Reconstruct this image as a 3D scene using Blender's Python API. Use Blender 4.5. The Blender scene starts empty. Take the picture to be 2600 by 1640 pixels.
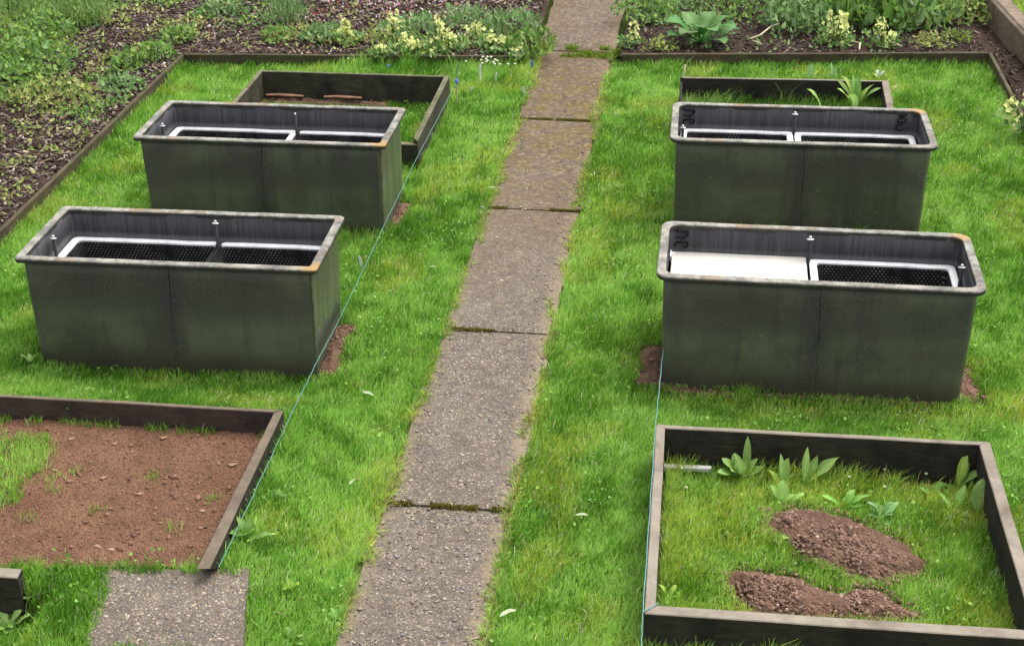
import bpy, math, random
import numpy as np
from mathutils import Matrix, Vector

SC = bpy.context.scene
COL = SC.collection
rng = np.random.default_rng(7)
random.seed(7)

# ------------------------------------------------------------------ camera
F_PX, PW, PH = 3686.8, 2600.0, 1640.0
RR = np.array([[0.99176, 0.12735, -0.01371], [0.04867, -0.47367, -0.87936], [-0.11848, 0.87145, -0.47597]])
CAM = np.array([1.32002, -4.21274, 3.84964])

def at(px, py, z=0.0):
    """ground position seen at a point of the photograph, on the level z"""
    d = RR.T @ np.array([(px - PW / 2) / F_PX, (py - PH / 2) / F_PX, 1.0])
    return CAM + (z - CAM[2]) / d[2] * d

cam = bpy.data.cameras.new('camera')
cam.sensor_fit = 'HORIZONTAL'; cam.sensor_width = 36; cam.lens = 36 * F_PX / PW
cam.clip_start = 0.05; cam.clip_end = 500
camo = bpy.data.objects.new('camera', cam)
u, s, vt = np.linalg.svd(RR); Rn = u @ vt
m = Matrix.Identity(4)
for i in range(3):
    m[i][0] = Rn[0][i]; m[i][1] = -Rn[1][i]; m[i][2] = -Rn[2][i]; m[i][3] = CAM[i]
camo.matrix_world = m
COL.objects.link(camo); SC.camera = camo

# ------------------------------------------------------------------ light
SUN_EL, SUN_AZ = math.radians(66), math.radians(50)      # behind the garden, a little to the right
w = bpy.data.worlds.new('World'); SC.world = w; w.use_nodes = True
nt = w.node_tree; bg = nt.nodes['Background']
sky = nt.nodes.new('ShaderNodeTexSky'); sky.sky_type = 'NISHITA'; sky.sun_disc = False
sky.sun_elevation = SUN_EL; sky.sun_rotation = SUN_AZ; sky.dust_density = 4.0; sky.air_density = 1.0; sky.ozone_density = 0.6
hs = nt.nodes.new('ShaderNodeHueSaturation'); hs.inputs['Saturation'].default_value = 0.22   # thin cloud greys the sky
nt.links.new(sky.outputs[0], hs.inputs['Color']); nt.links.new(hs.outputs[0], bg.inputs[0]); bg.inputs[1].default_value = 0.15
sl = bpy.data.lights.new('sun', 'SUN'); sl.energy = 1.5; sl.angle = math.radians(45); sl.color = (1.0, 0.94, 0.83)
so = bpy.data.objects.new('sun', sl)
sd = Vector((math.sin(SUN_AZ) * math.cos(SUN_EL), math.cos(SUN_AZ) * math.cos(SUN_EL), math.sin(SUN_EL)))
so.rotation_euler = (-sd).to_track_quat('-Z', 'Y').to_euler(); so.location = sd * 20
COL.objects.link(so)
SC.view_settings.view_transform = 'Standard'; SC.view_settings.look = 'None'
SC.view_settings.gamma = 1; SC.view_settings.exposure = 1.05

# ------------------------------------------------------------------ object helpers
def tag(o, label=None, cat=None, group=None, kind=None):
    if label: o['label'] = label
    if cat: o['category'] = cat
    if group: o['group'] = group
    if kind: o['kind'] = kind
    return o

def empty(name, loc, rz=0.0, label=None, cat=None, group=None):
    o = bpy.data.objects.new(name, None); COL.objects.link(o)
    o.location = tuple(float(v) for v in loc); o.rotation_euler = (0, 0, rz); o.empty_display_size = 0.1
    return tag(o, label, cat, group)

class MB:
    """collects vertices, faces, a colour per vertex and a material slot per face, builds one mesh"""
    def __init__(s): s.v = []; s.f = []; s.c = []; s.m = []
    def add(s, verts, faces, col=(1, 1, 1), mat=0):
        b = len(s.v); s.v.extend([tuple(map(float, p)) for p in verts])
        if len(col) == len(verts) and hasattr(col[0], '__len__'): s.c.extend(col)
        else: s.c.extend([col] * len(verts))
        s.f.extend([tuple(b + i for i in f) for f in faces]); s.m.extend([mat] * len(faces))
    def box(s, x0, x1, y0, y1, z0, z1, col=(1, 1, 1), mat=0):
        s.add([(x0, y0, z0), (x1, y0, z0), (x1, y1, z0), (x0, y1, z0), (x0, y0, z1), (x1, y0, z1), (x1, y1, z1), (x0, y1, z1)],
              [(0, 3, 2, 1), (4, 5, 6, 7), (0, 1, 5, 4), (1, 2, 6, 5), (2, 3, 7, 6), (3, 0, 4, 7)], col, mat)
    def tube(s, pts, r, n=6, col=(1, 1, 1), mat=0):
        pts = [Vector(p) for p in pts]; V = []; Fc = []
        rr = r if hasattr(r, '__len__') else [r] * len(pts)
        for i, p in enumerate(pts):
            t = (pts[min(i + 1, len(pts) - 1)] - pts[max(i - 1, 0)]).normalized()
            a = t.orthogonal().normalized() if i == 0 else (a - t * a.dot(t)).normalized()
            b = t.cross(a)
            for k in range(n):
                q = 2 * math.pi * k / n
                V.append(p + (a * math.cos(q) + b * math.sin(q)) * rr[i])
        for i in range(len(pts) - 1):
            for k in range(n):
                Fc.append((i * n + k, i * n + (k + 1) % n, (i + 1) * n + (k + 1) % n, (i + 1) * n + k))
        Fc.append(tuple(range(n - 1, -1, -1))); Fc.append(tuple((len(pts) - 1) * n + k for k in range(n)))
        s.add(V, Fc, col, mat)
    def ball(s, c, r, col=(1, 1, 1), mat=0, n=6, sq=1.0):
        V = [(c[0], c[1], c[2] - r * sq)]; Fc = []
        for i in range(1, 4):
            th = math.pi * i / 4
            for k in range(n):
                V.append((c[0] + r * math.sin(th) * math.cos(2 * math.pi * k / n), c[1] + r * math.sin(th) * math.sin(2 * math.pi * k / n), c[2] - r * sq * math.cos(th)))
        V.append((c[0], c[1], c[2] + r * sq))
        for k in range(n):
            Fc.append((0, 1 + (k + 1) % n, 1 + k)); Fc.append((len(V) - 1, 1 + 2 * n + k, 1 + 2 * n + (k + 1) % n))
            for i in range(2): Fc.append((1 + i * n + k, 1 + i * n + (k + 1) % n, 1 + (i + 1) * n + (k + 1) % n, 1 + (i + 1) * n + k))
        s.add(V, Fc, col, mat)
    def loft(s, loops, closed_ring=False, cap_first=False, cap_last=False, col=(1, 1, 1), mats=None):
        n = len(loops[0]); V = [p for L in loops for p in L]; k = len(loops)
        b = len(s.v); s.v.extend([tuple(map(float, p)) for p in V]); s.c.extend([col] * len(V))
        for i in range(k if closed_ring else k - 1):
            j = (i + 1) % k
            for q in range(n):
                s.f.append((b + i * n + q, b + i * n + (q + 1) % n, b + j * n + (q + 1) % n, b + j * n + q)); s.m.append(mats[i] if mats else 0)
        if cap_first: s.f.append(tuple(b + q for q in range(n - 1, -1, -1))); s.m.append(mats[0] if mats else 0)
        if cap_last: s.f.append(tuple(b + (k - 1) * n + q for q in range(n))); s.m.append(mats[-1] if mats else 0)
    def build(s, name, mats, parent=None, smooth=False, bevel=0.0):
        me = bpy.data.meshes.new(name); me.from_pydata(s.v, [], s.f); me.validate(clean_customdata=False)
        if not isinstance(mats, (list, tuple)): mats = [mats]
        for q in mats: me.materials.append(q)
        if len(me.polygons) == len(s.m): me.polygons.foreach_set('material_index', s.m)
        if len(me.vertices) == len(s.c):
            at_ = me.attributes.new('col', 'FLOAT_COLOR', 'POINT')
            at_.data.foreach_set('color', np.c_[np.array(s.c, float), np.ones(len(s.c))].ravel())
        if smooth: me.polygons.foreach_set('use_smooth', [True] * len(me.polygons))
        me.update()
        o = bpy.data.objects.new(name, me); COL.objects.link(o)
        if parent: o.parent = parent
        if bevel:
            bm_ = o.modifiers.new('bevel', 'BEVEL'); bm_.width = bevel; bm_.segments = 2; bm_.limit_method = 'ANGLE'
        return o

def np_mesh(name, V, faces, C, mats, parent=None, smooth=False):
    """V (n,3); faces: list of (k,3) / (k,4) integer arrays; C (n,3) colours"""
    me = bpy.data.meshes.new(name)
    me.vertices.add(len(V)); me.vertices.foreach_set('co', np.ascontiguousarray(V, np.float32).ravel())
    li = np.concatenate([f.ravel() for f in faces]).astype(np.int32)
    lt = np.concatenate([np.full(len(f), f.shape[1]) for f in faces]).astype(np.int32)
    ls = np.concatenate([[0], np.cumsum(lt)[:-1]]).astype(np.int32)
    me.loops.add(len(li)); me.loops.foreach_set('vertex_index', li)
    me.polygons.add(len(lt)); me.polygons.foreach_set('loop_start', ls); me.polygons.foreach_set('loop_total', lt)
    if smooth: me.polygons.foreach_set('use_smooth', np.ones(len(lt), bool))
    a = me.attributes.new('col', 'FLOAT_COLOR', 'POINT')
    a.data.foreach_set('color', np.c_[C, np.ones(len(C))].astype(np.float32).ravel())
    me.materials.append(mats); me.update(calc_edges=True)
    o = bpy.data.objects.new(name, me); COL.objects.link(o)
    if parent: o.parent = parent
    return o

# ------------------------------------------------------------------ noise
class Noise:
    def __init__(s, seed): s.g = np.random.default_rng(seed).random((256, 256))
    def __call__(s, x, y, f=1.0):
        x = np.asarray(x, float) * f + 100.3; y = np.asarray(y, float) * f + 57.7
        xi = np.floor(x).astype(int); yi = np.floor(y).astype(int); fx = x - xi; fy = y - yi
        fx = fx * fx * (3 - 2 * fx); fy = fy * fy * (3 - 2 * fy)
        a = s.g[xi % 256, yi % 256]; b = s.g[(xi + 1) % 256, yi % 256]; c = s.g[xi % 256, (yi + 1) % 256]; d = s.g[(xi + 1) % 256, (yi + 1) % 256]
        return (a * (1 - fx) + b * fx) * (1 - fy) + (c * (1 - fx) + d * fx) * fy
    def fbm(s, x, y, f=1.0, o=4, g=0.5):
        t = 0; am = 1; su = 0
        for i in range(o): t = t + am * s(x + 3.1 * i, y - 7.7 * i, f * 2 ** i); su += am; am *= g
        return t / su
N1, N2, N3, N4 = Noise(1), Noise(2), Noise(3), Noise(4)
def sst(a, b, x): t = np.clip((x - a) / (b - a), 0, 1); return t * t * (3 - 2 * t)
def in_poly(x, y, P):
    P = np.asarray(P); r = np.zeros(np.shape(x), bool); n = len(P)
    for i in range(n):
        x0, y0 = P[i][:2]; x1, y1 = P[(i + 1) % n][:2]
        c = ((y0 > y) != (y1 > y)) & (x < (x1 - x0) * (y - y0) / ((y1 - y0) or 1e-9) + x0); r ^= c
    return r
def edge_dist(x, y, P):
    P = np.asarray(P); d = np.full(np.shape(x), 1e9); n = len(P)
    for i in range(n):
        a = P[i][:2]; b = P[(i + 1) % n][:2]; ab = b - a; L = (ab @ ab) or 1e-12
        t = np.clip(((x - a[0]) * ab[0] + (y - a[1]) * ab[1]) / L, 0, 1)
        d = np.minimum(d, np.hypot(x - a[0] - t * ab[0], y - a[1] - t * ab[1]))
    return d
def lin(r, g, b):
    f = lambda c: (c / 255 / 12.92) if c <= 10 else ((c / 255 + 0.055) / 1.055) ** 2.4
    return (f(r), f(g), f(b))

# ------------------------------------------------------------------ materials
class Mat:
    def __init__(s, name, rough=0.8, spec=0.3):
        s.m = bpy.data.materials.new(name); s.m.use_nodes = True; s.n = s.m.node_tree.nodes; s.l = s.m.node_tree.links
        s.b = s.n['Principled BSDF']; s.b.inputs['Roughness'].default_value = rough; s.b.inputs['Specular IOR Level'].default_value = spec
        s.co = s.n.new('ShaderNodeTexCoord').outputs['Object']
    def map(s, sc, rot=(0, 0, 0), loc=(0, 0, 0)):
        n = s.n.new('ShaderNodeMapping'); n.inputs['Scale'].default_value = sc; n.inputs['Rotation'].default_value = rot; n.inputs['Location'].default_value = loc
        s.l.new(s.co, n.inputs[0]); return n.outputs[0]
    def noise(s, scale, detail=5, rough=0.6, vec=None, dist=0.0):
        n = s.n.new('ShaderNodeTexNoise'); n.inputs['Scale'].default_value = scale; n.inputs['Detail'].default_value = detail
        n.inputs['Roughness'].default_value = rough; n.inputs['Distortion'].default_value = dist
        s.l.new(vec if vec is not None else s.co, n.inputs['Vector']); return n.outputs['Fac']
    def voro(s, scale, vec=None, out='Distance', feature='F1', rnd=1.0):
        n = s.n.new('ShaderNodeTexVoronoi'); n.feature = feature; n.inputs['Scale'].default_value = scale; n.inputs['Randomness'].default_value = rnd
        s.l.new(vec if vec is not None else s.co, n.inputs['Vector']); return n.outputs[out]
    def ramp(s, fac, stops, interp='LINEAR'):
        n = s.n.new('ShaderNodeValToRGB'); e = n.color_ramp.elements; n.color_ramp.interpolation = interp
        while len(e) < len(stops): e.new(0.5)
        for q, (p, c) in zip(e, stops):
            q.position = p; q.color = (c, c, c, 1) if not hasattr(c, '__len__') else (*c, 1)
        s.l.new(fac, n.inputs[0]); return n.outputs[0]
    def mix(s, fac, a, b, mode='MIX'):
        n = s.n.new('ShaderNodeMix'); n.data_type = 'RGBA'; n.blend_type = mode
        for inp, v in ((n.inputs[0], fac), (n.inputs[6], a), (n.inputs[7], b)):
            if hasattr(v, 'is_linked'): s.l.new(v, inp)
            elif hasattr(v, '__len__'): inp.default_value = (*v, 1)
            else: inp.default_value = v
        return n.outputs[2]
    def math(s, op, a, b=0.0):
        n = s.n.new('ShaderNodeMath'); n.operation = op
        for inp, v in ((n.inputs[0], a), (n.inputs[1], b)):
            if hasattr(v, 'is_linked'): s.l.new(v, inp)
            else: inp.default_value = v
        return n.outputs[0]
    def sep(s, vec=None):
        n = s.n.new('ShaderNodeSeparateXYZ'); s.l.new(vec if vec is not None else s.co, n.inputs[0]); return n.outputs
    def attr(s, name='col'):
        n = s.n.new('ShaderNodeAttribute'); n.attribute_name = name; return n.outputs['Color']
    def color(s, c):
        if hasattr(c, 'is_linked'): s.l.new(c, s.b.inputs['Base Color'])
        else: s.b.inputs['Base Color'].default_value = (*c, 1)
        return s
    def rough(s, f): s.l.new(f, s.b.inputs['Roughness']); return s
    def bump(s, h, strength=0.5, dist=0.01):
        n = s.n.new('ShaderNodeBump'); n.inputs['Strength'].default_value = strength; n.inputs['Distance'].default_value = dist
        s.l.new(h, n.inputs['Height']); s.l.new(n.outputs[0], s.b.inputs['Normal']); return s

def leaf_mat(name, trans=0.35, rough=0.55, spec=0.25, noise=0.0):
    M = Mat(name, rough, spec); c = M.attr()
    if noise:
        f = M.ramp(M.noise(60, 3), [(0.3, 1 - noise), (0.7, 1 + noise)]); c = M.mix(1.0, c, f, 'MULTIPLY')
    M.color(c)
    t = M.n.new('ShaderNodeBsdfTranslucent'); M.l.new(c, t.inputs[0])
    mx = M.n.new('ShaderNodeMixShader'); mx.inputs[0].default_value = trans
    M.l.new(M.b.outputs[0], mx.inputs[1]); M.l.new(t.outputs[0], mx.inputs[2])
    M.l.new(mx.outputs[0], M.n['Material Output'].inputs['Surface'])
    return M.m
GRASS = leaf_mat('grass_blades', 0.48, 0.5, 0.3)
LEAF = leaf_mat('leaf_surface', 0.42, 0.5, 0.35, 0.12)
PETAL = leaf_mat('petal_surface', 0.3, 0.6, 0.2)
def attr_mat(name, rough=0.9, spec=0.15, noise=0.25, sc=50):
    M = Mat(name, rough, spec); f = M.ramp(M.noise(sc, 4), [(0.3, 1 - noise), (0.7, 1 + noise)])
    M.color(M.mix(1.0, M.attr(), f, 'MULTIPLY')); return M.m
CHIP = attr_mat('bark_chip', 0.85)
STONE = attr_mat('pebble', 0.75, 0.3)

def soil_mat(name, c0, c1, c2, sc=1.0):
    M = Mat(name, 0.95, 0.1)
    a = M.noise(3.2 * sc, 6, 0.65); b = M.noise(38 * sc, 5, 0.75); v = M.voro(95 * sc)
    c = M.mix(M.ramp(a, [(0.40, 0.0), (0.60, 1.0)]), c0, c1)
    c = M.mix(M.ramp(b, [(0.5, 0.0), (0.72, 0.8)]), c, c2)
    c = M.mix(M.ramp(M.noise(5.5 * sc, 5, 0.7, M.map((1, 1, 1), loc=(2, 8, 3))), [(0.52, 0.0), (0.64, 0.6)]), c, tuple(x * 0.72 for x in c0))
    c = M.mix(M.ramp(M.noise(70 * sc, 3, 0.6), [(0.62, 0.0), (0.74, 0.7)]), c, tuple(min(1, x * 1.6) for x in c1))
    M.color(c); M.bump(M.math('ADD', b, M.math('MULTIPLY', v, 0.5)), 0.9, 0.02); return M.m
SOIL_RED = soil_mat('red_soil', (0.150, 0.078, 0.050), (0.200, 0.108, 0.070), (0.100, 0.051, 0.033))
SOIL_DARK = soil_mat('dark_soil', (0.040, 0.027, 0.021), (0.070, 0.047, 0.037), (0.022, 0.015, 0.012))
TURF = soil_mat('turf_base', (0.055, 0.100, 0.016), (0.085, 0.130, 0.022), (0.050, 0.055, 0.018))

def trough_outer(seed):
    M = Mat('weathered_green_plastic', 0.5, 0.4); off = (seed * 3.7, seed * 1.3, seed * 0.9)
    z = M.sep()[2]; x = M.sep()[0]
    a = M.noise(2.6, 6, 0.6, M.map((1, 1, 1), loc=off)); st = M.noise(9, 4, 0.6, M.map((1.6, 1.6, 0.10), loc=off)); g = M.noise(120, 3, 0.7)
    c = M.mix(M.ramp(a, [(0.38, 0.0), (0.62, 1.0)]), (0.060, 0.068, 0.046), (0.108, 0.122, 0.072))
    band = M.ramp(M.math('ADD', z, M.math('MULTIPLY', M.math('SUBTRACT', a, 0.5), 0.35)), [(0.28, 0.0), (0.38, 0.9), (0.46, 0.9), (0.56, 0.05)])
    c = M.mix(M.math('MULTIPLY', band, 0.75), c, (0.044, 0.043, 0.043))
    c = M.mix(M.ramp(st, [(0.50, 0.0), (0.72, 0.7)]), c, (0.036, 0.036, 0.040))
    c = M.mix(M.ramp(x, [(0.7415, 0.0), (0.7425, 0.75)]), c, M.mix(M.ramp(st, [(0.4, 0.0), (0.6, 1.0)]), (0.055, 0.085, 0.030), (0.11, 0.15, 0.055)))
    cen = M.ramp(M.math('ABSOLUTE', M.math('ADD', x, M.math('MULTIPLY', M.math('SUBTRACT', a, 0.5), 0.1))), [(0.0, 0.75), (0.10, 0.0)])
    c = M.mix(cen, c, (0.034, 0.031, 0.039))
    low = M.ramp(M.math('ADD', z, M.math('MULTIPLY', M.math('SUBTRACT', st, 0.5), 0.12)), [(0.02, 0.8), (0.11, 0.0)])
    c = M.mix(low, c, (0.055, 0.041, 0.030))
    c = M.mix(M.ramp(g, [(0.52, 0.0), (0.68, 0.7)]), c, (0.125, 0.130, 0.094))
    c = M.mix(M.ramp(M.noise(26, 2, 0.5, M.map((1, 1, 1), loc=off)), [(0.73, 0.0), (0.76, 0.6)]), c, (0.16, 0.16, 0.14))
    c = M.mix(M.ramp(M.noise(1.7, 4, 0.6, M.map((1, 1, 1.6), loc=(off[0] + 9, off[1], off[2]))), [(0.50, 0.0), (0.68, 0.45)]), c, (0.072, 0.055, 0.046))
    c = M.mix(M.ramp(M.noise(3.3, 5, 0.65, M.map((1, 1, 1.3), loc=(off[0] + 3, off[1], off[2]))), [(0.48, 0.0), (0.70, 0.40)]), c, (0.034, 0.034, 0.038))
    M.color(c); M.rough(M.ramp(a, [(0.3, 0.42), (0.7, 0.62)])); M.bump(M.math('ADD', g, M.math('MULTIPLY', a, 3.0)), 0.35, 0.004); return M.m
def trough_inner():
    M = Mat('dark_plastic_inside', 0.42, 0.5)
    st = M.noise(26, 5, 0.75, M.map((2.2, 2.2, 0.07))); a = M.noise(3, 4)
    c = M.mix(M.ramp(a, [(0.35, 0.0), (0.65, 1.0)]), (0.021, 0.020, 0.025), (0.042, 0.040, 0.047))
    c = M.mix(M.ramp(st, [(0.48, 0.0), (0.60, 0.9)]), c, (0.009, 0.009, 0.011))
    c = M.mix(M.ramp(M.noise(22, 3, 0.5, M.map((2.5, 2.5, 0.12), loc=(4, 2, 1))), [(0.60, 0.0), (0.72, 0.5)]), c, (0.085, 0.085, 0.09))
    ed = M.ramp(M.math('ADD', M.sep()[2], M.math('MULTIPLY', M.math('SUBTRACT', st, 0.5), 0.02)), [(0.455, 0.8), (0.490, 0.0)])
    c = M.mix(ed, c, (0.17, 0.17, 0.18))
    M.color(c); M.bump(M.noise(60, 4), 0.25, 0.004); M.b.inputs['Roughness'].default_value = 0.55; return M.m
def rim_mat(cx=9.0, cy=9.0):
    M = Mat('lichen_grey_rim', 0.7, 0.3)
    a = M.noise(9, 6, 0.7); b = M.noise(45, 4, 0.7); l = M.noise(5.5, 5, 0.7, M.map((1, 1, 1), loc=(7, 3, 1)))
    c = M.mix(M.ramp(a, [(0.38, 0.0), (0.6, 1.0)]), (0.105, 0.102, 0.092), (0.29, 0.28, 0.245))
    c = M.mix(M.ramp(b, [(0.52, 0.0), (0.68, 0.8)]), c, (0.065, 0.063, 0.056))
    c = M.mix(M.ramp(l, [(0.53, 0.0), (0.66, 0.7)]), c, (0.215, 0.135, 0.062))
    xs = M.sep(); dd = M.math('ADD', M.math('POWER', M.math('SUBTRACT', xs[0], cx), 2.0), M.math('POWER', M.math('SUBTRACT', xs[1], cy), 2.0))
    c = M.mix(M.math('MULTIPLY', M.ramp(dd, [(0.0015, 0.95), (0.006, 0.0)]), M.ramp(b, [(0.4, 1.0), (0.6, 0.5)])), c, (0.36, 0.215, 0.055))
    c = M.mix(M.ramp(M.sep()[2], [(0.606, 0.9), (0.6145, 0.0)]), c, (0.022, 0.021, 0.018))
    M.color(c); M.bump(M.math('ADD', a, b), 0.5, 0.006); return M.m
OUTER = [trough_outer(i) for i in range(4)]; INNER = trough_inner(); RIMS = [rim_mat(0.78, -0.31), rim_mat(0.77, -0.31), rim_mat(0.77, 0.315), rim_mat(0.76, 0.31)]
M_ = Mat('black_liner', 0.55, 0.4)
def liner_mat():
    M = Mat('perforated_black_liner', 0.5, 0.4)
    xyz = M.sep(); p = M.math('ADD', xyz[0], M.math('MULTIPLY', xyz[1], 1.0)); q = xyz[2]
    # rows of pale dots, every second row shifted
    P = 0.0205
    r = M.math('DIVIDE', M.math('MULTIPLY', q, 1.0), P * 0.72); row = M.math('FLOOR', r)
    uu = M.math('ADD', M.math('DIVIDE', p, P), M.math('MULTIPLY', M.math('MODULO', row, 2.0), 0.5))
    fu = M.math('SUBTRACT', M.math('FRACT', M.math('ADD', uu, 100.0)), 0.5); fv = M.math('SUBTRACT', M.math('FRACT', M.math('ADD', r, 100.0)), 0.5)
    d = M.math('ADD', M.math('MULTIPLY', fu, fu), M.math('MULTIPLY', M.math('MULTIPLY', fv, fv), 0.6))
    dot = M.ramp(d, [(0.020, 1.0), (0.048, 0.0)])
    br = M.ramp(M.noise(14, 3), [(0.35, 0.03), (0.65, 0.5)])
    M.color(M.mix(M.math('MULTIPLY', dot, br), (0.006, 0.006, 0.007), (0.60, 0.60, 0.55)))
    M.bump(dot, 0.4, 0.004); return M.m
LINER = liner_mat()
def simple(name, c, rough=0.6, spec=0.3, var=0.15, sc=20, bump=0.1):
    M = Mat(name, rough, spec); f = M.noise(sc, 5, 0.65)
    M.color(M.mix(M.ramp(f, [(0.3, 0.0), (0.7, 1.0)]), tuple(x * (1 - var) for x in c), tuple(min(1, x * (1 + var)) for x in c)))
    M.bump(f, bump, 0.004); return M.m
WHITE = simple('white_plastic', (0.74, 0.74, 0.76), 0.5, 0.3, 0.18, 14)
LID = simple('white_board', (0.50, 0.485, 0.45), 0.85, 0.1, 0.07, 5)
POST = simple('grey_pole', (0.018, 0.019, 0.022), 0.5, 0.4, 0.3)
PAINT = simple('black_marker', (0.004, 0.004, 0.004), 0.6)
BLUE = simple('blue_plastic', (0.10, 0.19, 0.55), 0.45)
CANE = simple('pale_cane', (0.50, 0.42, 0.29), 0.7, 0.2, 0.25)
TWINE = simple('teal_twine', (0.09, 0.235, 0.20), 0.8, 0.2, 0.3, 200)
TWINE2 = simple('pale_blue_twine', (0.13, 0.28, 0.29), 0.8, 0.2, 0.3, 200)
TERRA = simple('terracotta', (0.23, 0.125, 0.082), 0.9, 0.15, 0.35, 25, 0.5)
BEAD = simple('pale_resin', (0.13, 0.125, 0.085), 0.8, 0.2, 0.6, 30)
SEAM = simple('seam_bead', (0.012, 0.012, 0.012), 0.8, 0.2, 0.5, 60)

def wood(name, c0, c1, cd, mossy=0.0):
    M = Mat(name, 0.82, 0.2)
    g = M.noise(7, 6, 0.65, M.map((1.3, 1.3, 9))); a = M.noise(4.5, 5, 0.65); b = M.noise(60, 4, 0.7)
    c = M.mix(M.ramp(g, [(0.35, 0.0), (0.65, 1.0)]), c0, c1)
    c = M.mix(M.ramp(a, [(0.48, 0.0), (0.70, 0.85)]), c, cd)
    c = M.mix(M.ramp(b, [(0.55, 0.0), (0.75, 0.5)]), c, tuple(x * 0.5 for x in c0))
    if mossy: c = M.mix(M.ramp(M.noise(6, 5, 0.7, M.map((1, 1, 1), loc=(5, 1, 2))), [(0.45, 0.0), (0.62, mossy)]), c, (0.055, 0.065, 0.018))
    M.color(c); M.bump(M.math('ADD', g, b), 0.4, 0.005); return M.m
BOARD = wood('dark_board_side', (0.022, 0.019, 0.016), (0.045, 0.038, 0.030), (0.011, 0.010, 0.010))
BOARD_TOP = wood('pale_board_top', (0.185, 0.160, 0.128), (0.25, 0.215, 0.175), (0.11, 0.085, 0.065))  # top faces get a much paler tone than the board sides
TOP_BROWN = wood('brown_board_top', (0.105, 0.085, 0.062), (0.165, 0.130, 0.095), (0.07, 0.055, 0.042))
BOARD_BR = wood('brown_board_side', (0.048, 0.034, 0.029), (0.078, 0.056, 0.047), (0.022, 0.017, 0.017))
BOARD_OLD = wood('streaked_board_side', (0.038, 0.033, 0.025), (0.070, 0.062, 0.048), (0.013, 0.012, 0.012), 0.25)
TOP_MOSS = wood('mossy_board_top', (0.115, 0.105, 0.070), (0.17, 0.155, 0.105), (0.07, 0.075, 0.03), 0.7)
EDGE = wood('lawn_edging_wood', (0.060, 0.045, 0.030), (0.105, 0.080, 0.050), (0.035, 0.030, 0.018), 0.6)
WALLM = wood('brown_wall', (0.145, 0.105, 0.078), (0.22, 0.165, 0.125), (0.085, 0.060, 0.045), 0.2)

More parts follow.
